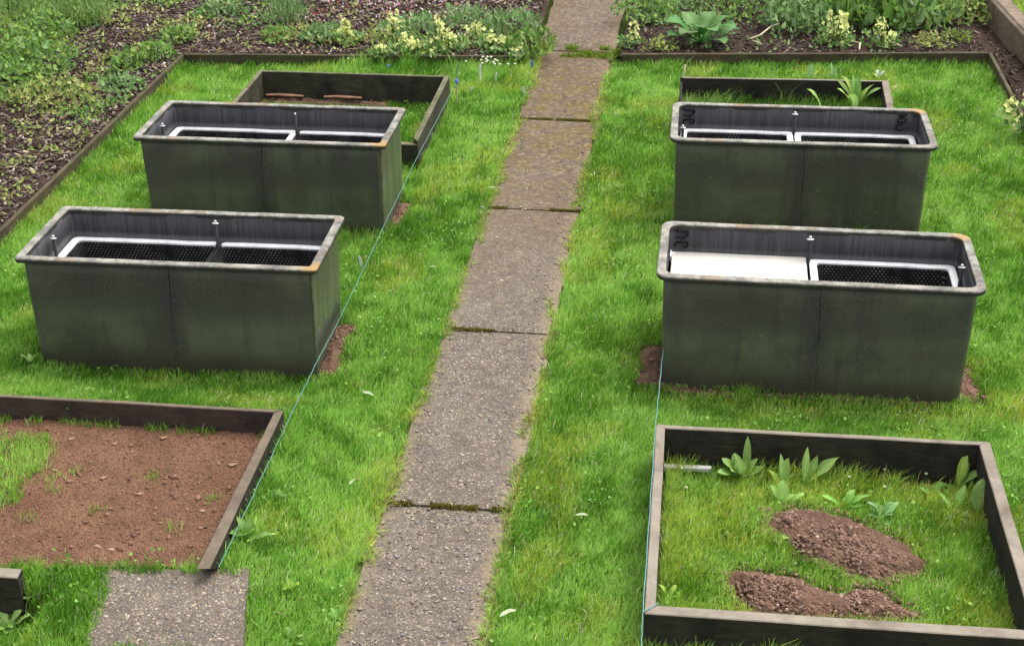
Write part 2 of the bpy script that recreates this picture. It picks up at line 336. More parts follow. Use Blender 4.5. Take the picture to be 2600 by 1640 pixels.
def path_mat(name, far):
    M = Mat(name, 0.85, 0.2)
    wv = M.n.new('ShaderNodeVectorMath'); wv.operation = 'ADD'
    nz = M.n.new('ShaderNodeTexNoise'); nz.inputs['Scale'].default_value = 30; M.l.new(M.co, nz.inputs['Vector'])
    sc = M.n.new('ShaderNodeVectorMath'); sc.operation = 'SCALE'; sc.inputs['Scale'].default_value = 0.02
    M.l.new(nz.outputs['Color'], sc.inputs[0]); M.l.new(M.co, wv.inputs[0]); M.l.new(sc.outputs[0], wv.inputs[1]); v = wv.outputs[0]
    st = M.map((1.0, 1.35, 1.0))
    v1c = M.voro(62, v, 'Color'); v1d = M.voro(62, v); v2c = M.voro(125, v, 'Color'); v2d = M.voro(125, v)
    big = M.noise(1.6, 5, 0.65); mid = M.noise(9, 5, 0.7)
    base = M.mix(M.ramp(big, [(0.35, 0.0), (0.62, 1.0)]), (0.085, 0.070, 0.060), (0.140, 0.117, 0.098))
    s1 = M.n.new('ShaderNodeSeparateColor'); M.l.new(v1c, s1.inputs[0]); s2 = M.n.new('ShaderNodeSeparateColor'); M.l.new(v2c, s2.inputs[0])
    pal = [(0.0, (0.045, 0.037, 0.031)), (0.30, (0.095, 0.078, 0.066)), (0.55, (0.165, 0.135, 0.110)), (0.72, (0.120, 0.116, 0.116)), (0.86, (0.27, 0.205, 0.145)), (1.0, (0.40, 0.355, 0.30))]
    st2 = M.ramp(s2.outputs[0], pal); st1 = M.ramp(s1.outputs[0], pal)
    c = M.mix(M.ramp(v2d, [(0.30, 1.0), (0.62, 0.0)]), base, st2)
    big_on = M.math('MULTIPLY', M.ramp(v1d, [(0.28, 1.0), (0.42, 0.0)]), M.ramp(s1.outputs[1], [(0.42, 0.0), (0.46, 0.95)]))
    c = M.mix(big_on, c, st1)
    c = M.mix(M.ramp(mid, [(0.47, 0.0), (0.68, 0.7)]), c, (0.070, 0.056, 0.047))
    # sandy worn margin on the right, mossy brown staining farther up the path
    x, y, _ = M.sep()
    if far: x = M.math('ADD', M.math('MULTIPLY', x, 0.0), 0.3)
    edge = M.ramp(M.math('ADD', x, M.math('MULTIPLY', M.math('SUBTRACT', mid, 0.5), 0.22)), [(0.50, 0.0), (0.58, 0.75)])
    c = M.mix(edge, c, (0.22, 0.175, 0.12))
    edl = M.ramp(M.math('ADD', x, M.math('MULTIPLY', M.math('SUBTRACT', mid, 0.5), 0.2)), [(0.02, 0.6), (0.09, 0.0)])
    c = M.mix(edl, c, (0.18, 0.145, 0.10))
    yy = M.math('DIVIDE', y, 10.0)
    brown = M.ramp(yy, [(0.28, 0.0), (0.44, 0.65), (0.58, 0.92), (0.76, 0.95), (0.78, 0.55)])
    brn = M.mix(M.ramp(mid, [(0.4, 0.0), (0.6, 1.0)]), (0.078, 0.047, 0.030), (0.125, 0.082, 0.048))
    c = M.mix(M.math('MULTIPLY', brown, M.ramp(big, [(0.35, 1.0), (0.65, 0.45)])), c, brn)
    moss = M.math('MULTIPLY', M.ramp(M.noise(5, 5, 0.7), [(0.46, 0.0), (0.58, 0.85)]), M.ramp(yy, [(0.38, 0.0), (0.60, 1.0), (0.70, 0.8), (0.77, 0.0)]))
    c = M.mix(moss, c, (0.115, 0.085, 0.018))
    rough_ = M.noise(28, 4, 0.75)
    c = M.mix(M.math('MULTIPLY', M.ramp(rough_, [(0.46, 0.0), (0.62, 0.75)]), M.ramp(yy, [(0.30, 0.25), (0.55, 1.0)])), c, (0.045, 0.033, 0.025))
    c = M.mix(M.math('MULTIPLY', M.ramp(M.noise(22, 3, 0.7, M.map((1, 1, 1), loc=(3, 5, 1))), [(0.54, 0.0), (0.66, 0.7)]), M.ramp(yy, [(0.30, 0.3), (0.55, 1.0)])), c, (0.19, 0.145, 0.085))
    c = M.mix(1.0, c, (1.16, 1.16, 1.13), 'MULTIPLY')
    M.color(c)
    h = M.math('SUBTRACT', M.math('MULTIPLY', M.math('SUBTRACT', 1.0, v2d), 0.6), M.math('MULTIPLY', M.math('MULTIPLY', v1d, big_on), 0.5))
    M.bump(M.math('ADD', h, mid), 0.7, 0.008); return M.m
PATHM = path_mat('exposed_aggregate', False)

# ------------------------------------------------------------------ layout of the garden
W_ = 0.6; SLAB = 1.6511; J0 = 1.0647
TROUGH = {'A': (-1.338, 2.482, 0.012), 'B': (-1.334, 4.195, 0.0), 'C': (1.966, 2.590, -0.008), 'D': (1.969, 4.467, 0.004)}
BASE_HX, BASE_HY = 0.756, 0.300
def rect(x, y, a, hx, hy):
    c, s_ = math.cos(a), math.sin(a)
    return np.array([(x + c * p - s_ * q, y + s_ * p + c * q) for p, q in ((-hx, -hy), (hx, -hy), (hx, hy), (-hx, hy))])
TRP = {k: rect(*v, BASE_HX, BASE_HY) for k, v in TROUGH.items()}
HB = 0.22
BED_F = rect(1.9654, 0.8533, 0.0075, 0.7526, 0.676)
BED_G = rect(-1.3242, 5.6743, -0.004, 0.7546, 0.6575)
BED_H = np.array([(1.205, 5.16), (2.70, 5.19), (2.743, 6.512), (1.189, 6.467)])
def px(pts, z=0.0): return np.array([at(a, b, z)[:2] for a, b in pts])
def c8(pts): return [(1600 + a / 2.408, 1040 + b / 2.408) for a, b in pts]
MOUND1 = px(c8([(800, 700), (860, 610), (1000, 570), (1100, 575), (1350, 640), (1560, 720), (1700, 800), (1830, 930), (1800, 990), (1640, 1010), (1480, 1050), (1380, 1010), (1230, 940), (1050, 890), (950, 830), (900, 760)]), 0.03)
MOUND2 = px(c8([(570, 1010), (640, 950), (750, 955), (900, 975), (1050, 1000), (1130, 1050), (1280, 1090), (1400, 1060), (1560, 1080), (1640, 1150), (1760, 1210), (1830, 1265), (1700, 1300), (1450, 1310), (1100, 1290), (800, 1265), (700, 1210), (640, 1130)]), 0.03)
E_XR, E_YB = -0.59, 1.44
E_CUT = lambda x: 0.363 + (x + 0.604) * 0.111
E_SOIL = np.array([(-2.4, E_CUT(-2.4)), (E_XR, E_CUT(E_XR)), (E_XR, E_YB), (-2.4, E_YB)])
E_GRASS = px([(-200, 1085), (140, 1093), (155, 1140), (120, 1200), (50, 1280), (10, 1310), (-200, 1330)], 0.11)
SLAB2 = px([(262, 1443), (633, 1443), (622, 1560), (612, 1665), (200, 1665), (238, 1545)], 0.14)
EDX, EDY = -2.93, 7.03            # left and back lawn edging
EDXR = 3.66
BACKR = lambda x: 7.335 + (x - 0.72) * 0.0997
WALL_X = lambda y: 3.893 + (7.304 - y) * 0.0975

def e_height(x, y): return 0.134 - np.clip((y - E_CUT(x)) / 0.95, 0, 1) * 0.040
def gz(x, y):
    """level of the lawn: a low terrace at the lower left, a slight dip in front of the near right trough"""
    x = np.asarray(x, float); y = np.asarray(y, float)
    t = 0.13 * sst(-0.12, -0.50, x) * sst(1.95, 1.50, y) * (1 - sst(-1.12, -1.25, x) * sst(0.15, 0.09, y))
    return t - 0.042 * np.exp(-((x - 1.97) / 0.98) ** 6 - ((y - 2.22) / 0.30) ** 4) - 0.048 * np.exp(-((x + 1.36) / 0.95) ** 6 - ((y - 2.16) / 0.22) ** 4)
def gat(a, b):
    z = 0.0
    for _ in range(6): p = at(a, b, z); z = float(gz(p[0], p[1]))
    return at(a, b, z)

# ground sheet to the horizon and the lawn's turf base
def sheet(name, x0, x1, y0, y1, z, mat, step=None, hfun=None, keep=None, kind='structure'):
    nx = max(2, int((x1 - x0) / step) + 1) if step else 2; ny = max(2, int((y1 - y0) / step) + 1) if step else 2
    X, Y = np.meshgrid(np.linspace(x0, x1, nx), np.linspace(y0, y1, ny)); X = X.ravel(); Y = Y.ravel()
    Z = np.full(len(X), z) + (hfun(X, Y) if hfun else 0)
    i = np.arange((nx - 1) * (ny - 1)); a = (i // (nx - 1)) * nx + i % (nx - 1)
    Fq = np.c_[a, a + 1, a + nx + 1, a + nx]
    if keep is not None:
        cx = X[Fq].mean(1); cy = Y[Fq].mean(1); Fq = Fq[keep(cx, cy)]
        used = np.unique(Fq); mp = np.zeros(len(X), int); mp[used] = np.arange(len(used)); Fq = mp[Fq]; X, Y, Z = X[used], Y[used], Z[used]
    o = np_mesh(name, np.c_[X, Y, Z], [Fq], np.ones((len(X), 3)), mat, smooth=True)
    return tag(o, kind=kind) if kind else o
E_IN = np.array([(-2.6, 0.34), (-0.56, 0.44), (-0.56, 1.44), (-2.6, 1.44)])
sheet('ground', -150, 150, -60, 250, -0.06, TURF)
sheet('lawn_soil', -2.95, 3.68, -2.5, 7.66, -0.006, TURF, 0.05, lambda x, y: gz(x, y) - 0.12 * in_poly(x, y, E_IN) + 0.004 * (N1.fbm(x, y, 5) - 0.5))

# ------------------------------------------------------------------ path
def path_edge(y, side): return (0.03 * (N1.fbm(y, y * 0 + side * 9, 2.2) - 0.5) + 0.05 * (N2.fbm(y, y * 0 + side * 5, 9) - 0.5))
def make_path():
    mb = MB()
    ys = [J0 + (k - 2) * SLAB for k in range(8)]
    for k in range(7):
        y0, y1 = ys[k] + 0.009, ys[k + 1] - 0.009
        if k == 6: y1 = y0 + 4.5
        n = 40; L = []
        for j in range(n + 1):
            y = y0 + (y1 - y0) * j / n
            xl = float(path_edge(np.array(y), 0)) - (0.05 if k == 6 else 0); xr = W_ + float(path_edge(np.array(y), 1)) + (0.02 if k == 6 else 0)
            L.append((xl, xr, y))
        tilt = random.uniform(-0.003, 0.003); zt = 0.012 + random.uniform(-0.003, 0.003)
        V = []; Fc = []
        for xl, xr, y in L:
            for q in range(7):
                x = xl + (xr - xl) * q / 6; e = 0.006 if q in (0, 6) or y in (L[0][2], L[-1][2]) else 0
                V.append((x, y, zt + tilt * (q - 3) / 3 - e))
        for j in range(n):
            for q in range(6): b = j * 7 + q; Fc.append((b, b + 1, b + 8, b + 7))
        mb.add(V, Fc)
        # sides down to the soil
        for idx in ([j * 7 for j in range(n, -1, -1)], [j * 7 + 6 for j in range(n + 1)], list(range(7)), [n * 7 + q for q in range(6, -1, -1)]):
            VV = [V[i] for i in idx] + [(V[i][0], V[i][1], -0.05) for i in idx]; k2 = len(idx)
            mb.add(VV, [(i, i + k2, i + k2 + 1, i + 1) for i in range(k2 - 1)])
    o = mb.build('path', PATHM); tag(o, kind='structure')
make_path()
def make_slab():
    P = []
    for i in range(len(SLAB2)):
        a, b = SLAB2[i], SLAB2[(i + 1) % len(SLAB2)]
        for t in np.linspace(0, 1, 12, endpoint=False):
            p = a + (b - a) * t; P.append(p + 0.035 * (np.array([N1.fbm(p[0], p[1], 12), N2.fbm(p[0], p[1], 12)]) - 0.5))
    P = np.array(P); c = P.mean(0); mb = MB()
    rings = [[(p[0], p[1], 0.05) for p in P], [(p[0], p[1], 0.138) for p in P], [(*(c + (p - c) * 0.98), 0.144) for p in P]]
    rings += [[(*(c + (p - c) * f), 0.145) for p in P] for f in (0.8, 0.5, 0.2)]
    if ((P[1] - P[0])[0] * (c - P[0])[1] - (P[1] - P[0])[1] * (c - P[0])[0]) < 0: rings = [r[::-1] for r in rings]
    mb.loft(rings, cap_last=True)
    tag(mb.build('paving_slab', PATHM2), 'worn gravelly concrete slab in the grass in front of the red soil bed', 'paving slab')
PATHM2 = path_mat('loose_aggregate', True)
make_slab()

# ------------------------------------------------------------------ trough planters
def rloop(hx, hy, r, z, seg=5, sub=18, jit=0.0, taper=None):
    pts = []
    cs = [(hx - r, hy - r, 0), (-hx + r, hy - r, 1), (-hx + r, -hy + r, 2), (hx - r, -hy + r, 3)]
    arcs = []
    for cx, cy, q in cs: arcs.append([(cx + r * math.cos(math.pi / 2 * (q + t / seg)), cy + r * math.sin(math.pi / 2 * (q + t / seg))) for t in range(seg + 1)])
    for i in range(4):
        pts += arcs[i]; a = arcs[i][-1]; b = arcs[(i + 1) % 4][0]
        for t in range(1, sub): pts.append((a[0] + (b[0] - a[0]) * t / sub, a[1] + (b[1] - a[1]) * t / sub))
    out = []
    for x, y in pts:
        if jit: x += jit * (float(N3(x, y + z * 9, 11)) - 0.5) * 2; y += jit * (float(N4(x, y + z * 9, 11)) - 0.5) * 2
        out.append((x, y, z + (jit * 1.2 * (float(N2(x, y, 7)) - 0.5) * 2 if jit else 0)))
    return out
RHX, RHY, RZ = 0.799, 0.338, 0.617
def make_trough(key, label, seed, r, posts, marks, zdown=0.0):
    x, y, a = TROUGH[key]; bdx = -0.012 if key == 'A' else 0.0
    t = empty('planter_trough', (x, y, 0), a, label, 'planter', 'dark green trough planters standing in two rows')
    mb = MB(); hx, hy = RHX - 0.034, RHY - 0.034; zs = [-0.11, 0.0, 0.12, 0.26, 0.40, 0.52, 0.600]
    outer = []
    for z in zs:
        f = z / 0.6; bul = 0.006 * math.sin(math.pi * max(0, min(1, f)))
        outer.append([(p - 0 + bdx * (1 - f), q, w_) for p, q, w_ in rloop(BASE_HX + (hx - BASE_HX) * f, BASE_HY + (hy - BASE_HY) * f + bul, r * 0.8, z, jit=0.002)])
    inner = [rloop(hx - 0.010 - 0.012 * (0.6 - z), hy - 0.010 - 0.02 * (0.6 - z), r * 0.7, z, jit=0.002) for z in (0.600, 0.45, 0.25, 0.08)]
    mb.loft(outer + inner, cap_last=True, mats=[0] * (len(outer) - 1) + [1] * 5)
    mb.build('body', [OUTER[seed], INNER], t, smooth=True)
    mb = MB(); q = 0.004
    prof = [(RHX - q, RHY - q, 0.590), (RHX, RHY, 0.596), (RHX, RHY, RZ - 0.005), (RHX - q, RHY - q, RZ), (RHX - 0.022, RHY - 0.022, RZ + 0.001), (RHX - 0.042, RHY - 0.042, RZ), (RHX - 0.0445, RHY - 0.0445, RZ - 0.003), (RHX - 0.0445, RHY - 0.0445, 0.590)]
    mb.loft([rloop(px_, py_, max(0.008, r - 0.3 * (RHX - px_)), pz, sub=40, jit=0.0011) for px_, py_, pz in prof], closed_ring=True)
    mb.build('rim', RIMS[seed], t)
    # moulding seam up the middle of the front
    mb = MB(); pts = []
    for i in range(31):
        z = 0.588 - i * 0.0195; f = z / 0.6
        pts.append((0.012 - 0.03 * (1 - f) * (1 if key in 'AB' else -0.6) + 0.0007 * math.sin(i * 1.7 + seed * 2.0) + 0.002 * math.sin(i * 0.31 + seed * 1.9), -(BASE_HY + (hy - BASE_HY) * f + 0.006 * math.sin(math.pi * max(0, f))) + 0.0005, z))
    mb.tube(pts, [0.0010 + 0.0018 * random.random() ** 2 for _ in pts], 6)
    mb.build('seam', SEAM, t)
    if key in 'AB':      # pale resin bead down the near right corner
        mb = MB(); pts = [(BASE_HX + (hx - BASE_HX) * z / 0.6 - 0.0045, -(BASE_HY + (hy - BASE_HY) * z / 0.6 + 0.006 * math.sin(math.pi * max(0, z / 0.6))) + 0.0045, z) for z in np.linspace(0.585, -0.02, 26)]
        mb.tube(pts, [0.0025 + 0.003 * random.random() for _ in pts], 6); mb.build('corner_bead', BEAD, t)
    for (ppx, ppy, zt, hooked) in posts:
        mb = MB(); mb.tube([(ppx, ppy, 0.09), (ppx, ppy, 0.3), (ppx, ppy, zt)], 0.009, 10)
        p = mb.build('support_pole', POST, t, smooth=True)
        cb = MB(); cb.ball((ppx, ppy, zt + 0.003), 0.0075, n=10)
        if hooked: cb.tube([(ppx - 0.016, ppy, zt - 0.008), (ppx, ppy - 0.010, zt - 0.006), (ppx + 0.016, ppy, zt - 0.008)], 0.0045, 6)
        cb.build('pole_cap', WHITE, p, smooth=True)
    for mx, mz, kind in marks:
        mb = MB(); yb = hy - 0.0125
        def st(pl): mb.tube([(mx + u_, yb - 0.012 * (0.6 - (mz + v_)) * 1.67, mz + v_) for u_, v_ in pl], 0.0055, 6)
        if kind == 'J':          # two hooked letters lying on their side, one above the other
            st([(-0.030, 0.050), (-0.022, 0.046), (0.030, 0.047), (0.034, 0.036), (0.030, 0.022), (0.018, 0.020)])
            st([(-0.034, -0.046), (-0.032, -0.022), (0.004, -0.020), (0.030, -0.019), (0.034, -0.032), (0.028, -0.048), (0.012, -0.046)])
            st([(-0.032, 0.008), (0.0, 0.006), (0.020, 0.007)])
        else:
            st([(0.030, 0.060), (-0.02, 0.055), (0.01, 0.035), (-0.02, 0.028)])
            st([(0.028, 0.030), (0.022, 0.005), (-0.022, 0.002), (-0.028, 0.018)])
            st([(0.010, -0.012), (-0.028, -0.016), (-0.034, -0.036), (-0.012, -0.052), (0.016, -0.046)])
        mb.build('marking', PAINT, t)
    return t
def make_tray(key, side, label, end=True):
    x, y, a = TROUGH[key]; c, s_ = math.cos(a), math.sin(a)
    g_ = {'A': 0.10, 'B': 0.085, 'C': -0.02, 'D': -0.02}[key]; e0, e1 = (-0.737, g_ - 0.006) if side < 0 else (g_ + 0.006, 0.737)
    hx, hy = (e1 - e0) / 2, 0.283; cx = (e0 + e1) / 2
    t = empty('planting_tray', (x + c * cx, y + s_ * cx, 0), a, label, 'plant tray', 'white rimmed black trays set inside the troughs')
    z = 0.455; fw = 0.038; ex = 0.0 if end else fw - 0.004
    mb = MB()
    def lp(i, zz, r_=None): return [(p - (side * ex * 0.5 if i > 0.01 else 0), q, w) for p, q, w in rloop(hx - i + (ex * 0.5 if i > 0.01 else 0), hy - i, r_ or max(0.006, 0.028 - i * 0.3), zz, jit=0.0012)]
    mb.loft([lp(i, zz) for i, zz in ((0.0, z - 0.02), (0.0, z), (0.004, z + 0.003), (fw - 0.006, z + 0.003), (fw, z - 0.002), (fw, z - 0.02))], closed_ring=True)
    o = mb.build('tray_rim', [WHITE, LINER], t)
    if not end:                                       # the dividing end is black like the liner
        for p in o.data.polygons:
            if p.center.x * -side > hx - 0.012 and abs(p.center.y) < hy - 0.02: p.material_index = 1
    mb = MB()
    mb.loft([lp(fw + 0.001 + i, zz, 0.03) for i, zz in ((0.0, z - 0.010), (0.006, z - 0.09), (0.014, z - 0.17), (0.025, 0.15))], cap_last=True)
    mb.build('tray_liner', LINER, t, smooth=True)
    return t
make_trough('A', 'dark green trough at front left, its lit right side beside the teal string', 0, 0.028,
            [(0.10, 0.235, 0.598, True), (-0.725, 0.0, 0.585, True)], [])
make_trough('B', 'dark green trough at back left, overlapping the old timber frame behind it', 1, 0.028,
            [(0.085, 0.235, 0.585, False), (-0.725, 0.0, 0.575, True)], [])
make_trough('C', 'dark green trough at front right with a white board covering its left half', 2, 0.065,
            [(-0.02, 0.235, 0.600, True), (0.722, 0.0, 0.590, True)], [(-0.69, 0.535, 'J')])
make_trough('D', 'dark green trough at back right with scrawled marks at both ends inside', 3, 0.065,
            [(-0.02, 0.235, 0.600, True), (-0.725, 0.0, 0.575, True)], [(-0.69, 0.535, 'J'), (0.655, 0.535, 'K')])
make_tray('A', -1, 'open tray with a dead leaf in the left half of the front left trough', False)
make_tray('A', 1, 'open white rimmed tray in the right half of the front left trough', False)
make_tray('B', -1, 'open white rimmed tray in the left half of the back left trough')
make_tray('B', 1, 'open white rimmed tray in the right half of the back left trough', False)
make_tray('C', 1, 'open white rimmed tray in the front right trough, beside the white board')
make_tray('D', -1, 'open white rimmed tray in the left half of the back right trough')
make_tray('D', 1, 'open white rimmed tray in the right half of the back right trough')
def make_lid():
    x, y, a = TROUGH['C']; t = empty('lid_board', (x, y, 0), a, 'flat white board lying over the left half of the front right trough', 'board')
    mb = MB(); mb.loft([rloop(0.353 - i, 0.280 - i, 0.01, z, jit=0.0008) for i, z in ((0.002, 0.440), (0.0, 0.443), (0.0, 0.462), (0.003, 0.465))], cap_first=True, cap_last=True)
    o = mb.build('panel', LID, t); o.location = (-0.384, 0.002, 0)
    mb = MB(); mb.box(-0.748, -0.738, 0.20, 0.274, 0.44, 0.476); mb.box(-0.737, -0.725, 0.235, 0.262, 0.44, 0.471)
    mb.build('corner_clip', WHITE, t, bevel=0.002)
make_lid()
mb = MB(); dl = [(-0.02, -0.012, 0), (0.006, -0.016, 0.008), (0.024, 0.004, 0.002), (0.004, 0.012, 0.006), (-0.012, 0.016, 0.0), (0, 0, 0.012)]
mb.add([(p[0] - 1.36, p[1] + 2.62, p[2] + 0.152) for p in dl], [(0, 1, 5), (1, 2, 5), (2, 3, 5), (3, 4, 5), (4, 0, 5)], lin(190, 150, 90))
tag(mb.build('dead_leaf', LEAF), 'small tan dead leaf lying in the black tray of the front left trough', 'leaf')

# ------------------------------------------------------------------ raised bed frames
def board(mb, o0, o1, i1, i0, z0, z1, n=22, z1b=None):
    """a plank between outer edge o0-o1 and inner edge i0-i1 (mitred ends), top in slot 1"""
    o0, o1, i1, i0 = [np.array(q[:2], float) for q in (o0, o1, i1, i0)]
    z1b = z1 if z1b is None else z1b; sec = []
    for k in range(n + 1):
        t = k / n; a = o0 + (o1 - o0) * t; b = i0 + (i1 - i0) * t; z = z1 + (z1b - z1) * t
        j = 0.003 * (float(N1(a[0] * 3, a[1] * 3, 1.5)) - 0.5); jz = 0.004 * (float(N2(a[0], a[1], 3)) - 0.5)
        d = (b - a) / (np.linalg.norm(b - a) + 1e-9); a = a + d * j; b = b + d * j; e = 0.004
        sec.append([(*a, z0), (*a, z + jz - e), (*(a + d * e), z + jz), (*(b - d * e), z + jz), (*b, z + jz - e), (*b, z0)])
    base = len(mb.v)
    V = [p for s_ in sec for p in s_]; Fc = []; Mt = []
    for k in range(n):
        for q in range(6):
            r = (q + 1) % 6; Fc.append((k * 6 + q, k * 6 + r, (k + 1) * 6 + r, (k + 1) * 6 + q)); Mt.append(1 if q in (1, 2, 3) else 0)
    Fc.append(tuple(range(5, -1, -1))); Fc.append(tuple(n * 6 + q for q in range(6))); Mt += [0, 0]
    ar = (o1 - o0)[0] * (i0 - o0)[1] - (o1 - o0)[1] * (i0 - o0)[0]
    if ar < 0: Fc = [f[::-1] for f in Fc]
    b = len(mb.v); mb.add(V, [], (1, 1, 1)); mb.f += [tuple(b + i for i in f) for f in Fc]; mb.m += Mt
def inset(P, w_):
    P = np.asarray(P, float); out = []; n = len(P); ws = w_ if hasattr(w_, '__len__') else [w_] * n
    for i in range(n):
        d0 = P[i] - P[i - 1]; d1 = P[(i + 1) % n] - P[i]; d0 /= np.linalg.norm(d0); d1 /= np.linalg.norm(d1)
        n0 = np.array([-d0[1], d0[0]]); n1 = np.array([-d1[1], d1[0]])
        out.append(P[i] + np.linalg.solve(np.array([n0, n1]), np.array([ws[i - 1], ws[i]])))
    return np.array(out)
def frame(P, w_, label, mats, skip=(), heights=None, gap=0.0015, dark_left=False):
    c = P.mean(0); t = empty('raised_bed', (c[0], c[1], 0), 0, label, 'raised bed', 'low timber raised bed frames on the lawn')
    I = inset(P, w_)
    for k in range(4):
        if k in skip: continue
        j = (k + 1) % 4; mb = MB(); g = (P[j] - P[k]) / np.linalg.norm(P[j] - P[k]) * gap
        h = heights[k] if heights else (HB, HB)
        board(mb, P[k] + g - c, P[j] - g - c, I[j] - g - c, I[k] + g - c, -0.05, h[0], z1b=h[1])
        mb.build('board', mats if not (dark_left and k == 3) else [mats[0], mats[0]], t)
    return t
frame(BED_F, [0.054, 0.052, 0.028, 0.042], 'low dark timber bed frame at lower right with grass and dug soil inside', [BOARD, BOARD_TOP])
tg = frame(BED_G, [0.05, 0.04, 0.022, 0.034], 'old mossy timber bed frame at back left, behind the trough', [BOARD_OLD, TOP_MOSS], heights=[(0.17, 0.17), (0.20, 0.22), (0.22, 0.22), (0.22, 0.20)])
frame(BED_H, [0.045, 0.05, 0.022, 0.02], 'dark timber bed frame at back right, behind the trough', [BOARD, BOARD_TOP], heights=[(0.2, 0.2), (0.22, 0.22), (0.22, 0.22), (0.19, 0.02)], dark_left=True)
# the red soil bed at lower left: back board and right board, its near end cut off at a slant
te = empty('raised_bed', (-1.5, 1.0, 0), 0, 'timber bed frame at lower left, open towards the slab and full of red soil', 'raised bed', 'low timber raised bed frames on the lawn')
def loc(p): return (p[0] + 1.5, p[1] - 1.0)
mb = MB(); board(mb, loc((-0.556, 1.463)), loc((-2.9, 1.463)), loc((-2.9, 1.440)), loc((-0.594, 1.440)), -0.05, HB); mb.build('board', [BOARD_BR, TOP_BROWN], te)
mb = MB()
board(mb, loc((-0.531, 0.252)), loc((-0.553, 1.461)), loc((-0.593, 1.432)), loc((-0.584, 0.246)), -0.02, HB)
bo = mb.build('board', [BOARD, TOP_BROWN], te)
for v in bo.data.vertices:                       # slanted saw cut at the near end
    v.co.y += (HB - v.co.z) / HB * 0.272 * max(0.0, min(1.0, (0.46 - v.co.y) / 1.21))
# corner of the next bed, at the edge of the picture
tn = empty('raised_bed', (-1.9, 0.14, 0), 0, 'end of a dark timber bed at the lower left corner, beside the slab', 'raised bed', 'low timber raised bed frames on the lawn')
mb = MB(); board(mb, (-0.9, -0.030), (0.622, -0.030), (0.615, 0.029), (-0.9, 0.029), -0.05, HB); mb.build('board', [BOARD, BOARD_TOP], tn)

# ------------------------------------------------------------------ edging and wall
def edging(a, b, w_, z1, label, mats=None, z0=-0.05):
    a = np.array(a, float); b = np.array(b, float); d = b - a; d /= np.linalg.norm(d); nrm = np.array([-d[1], d[0]]) * w_
    mb = MB(); board(mb, a, b, b + nrm, a + nrm, z0, z1, n=60); o = mb.build('lawn_edging', mats or [EDGE, EDGE])
    return tag(o, label, 'edging board', 'timber edging boards around the lawn')
edging((EDX, -1.5), (EDX, EDY), 0.03, 0.10, 'long brown edging board between the lawn and the left weedy bed')
edging((EDX + 0.001, EDY), (-0.03, EDY + 0.191), 0.028, 0.10, 'mossy edging board along the back left, below the yellow flowers')
edging((0.70, BACKR(0.70)), (EDXR, BACKR(EDXR)), 0.03, 0.10, 'brown edging board along the back right, below the leafy bed')
edging((EDXR + 0.002, BACKR(EDXR)), (EDXR + 0.02, 1.0), 0.03, 0.10, 'edging board down the right side of the lawn, near the brown wall')
t = empty('garden_wall', (WALL_X(8), 8.0, 0), 0, 'rough brown concrete wall at the upper right corner', 'wall')
mb = MB(); pts = np.linspace(3.0, 13.0, 80); L = []
for y in pts:
    j = 0.012 * (float(N1(y, 3.0, 2)) - 0.5); x = WALL_X(y) - WALL_X(8)
    L.append([(x + j, y - 8, -0.05), (x + 0.012 + j, y - 8, 0.29), (x + 0.022 + j, y - 8, 0.30), (x + 0.03, y - 8, 0.302)])
V = [p for l in L for p in l]; mb.add(V, [(k * 4 + q, (k + 1) * 4 + q, (k + 1) * 4 + q + 1, k * 4 + q + 1)[::-1] for k in range(79) for q in range(3)])
mb.build('wall_face', WALLM, t, smooth=False)
mb = MB(); L = []
for y in pts:
    j = 0.01 * (float(N2(y, 3.0, 2)) - 0.5); x = WALL_X(y) - WALL_X(8)
    L.append([(x + 0.031, y - 8, 0.20), (x + 0.031, y - 8, 0.306), (x + 0.040, y - 8, 0.316), (x + 0.15 + j, y - 8, 0.318), (x + 0.16, y - 8, 0.305), (x + 0.16, y - 8, -0.05)])
V = [p for l in L for p in l]; mb.add(V, [(k * 6 + q, (k + 1) * 6 + q, (k + 1) * 6 + q + 1, k * 6 + q + 1)[::-1] for k in range(79) for q in range(5)])
mb.build('coping', WALLM, t)

# ------------------------------------------------------------------ soil beds around the lawn
def bed_h(x, y): return 0.05 * (N1.fbm(x, y, 2.2, 5, 0.6) - 0.5) + 0.03 * (N2.fbm(x, y, 11, 3, 0.6) - 0.5)
def back_line(x): return EDY + (x - EDX) * 0.066 + 0.012
sheet('soil_border', -12, -0.06, -2, 20, 0.085, SOIL_DARK, 0.045, bed_h, lambda x, y: (x < EDX - 0.01) | (y > back_line(x) + 0.03))
sheet('soil_border', 0.68, 5.2, 1.0, 20, 0.08, SOIL_DARK, 0.045, bed_h, lambda x, y: ((y > BACKR(x) + 0.02) | (x >= EDXR + 0.03)) & (x < WALL_X(y) + 0.08))
sheet('upper_lawn', 3.6, 12, 2.0, 20, 0.25, TURF, 0.2, None, lambda x, y: x > WALL_X(y) + 0.10)
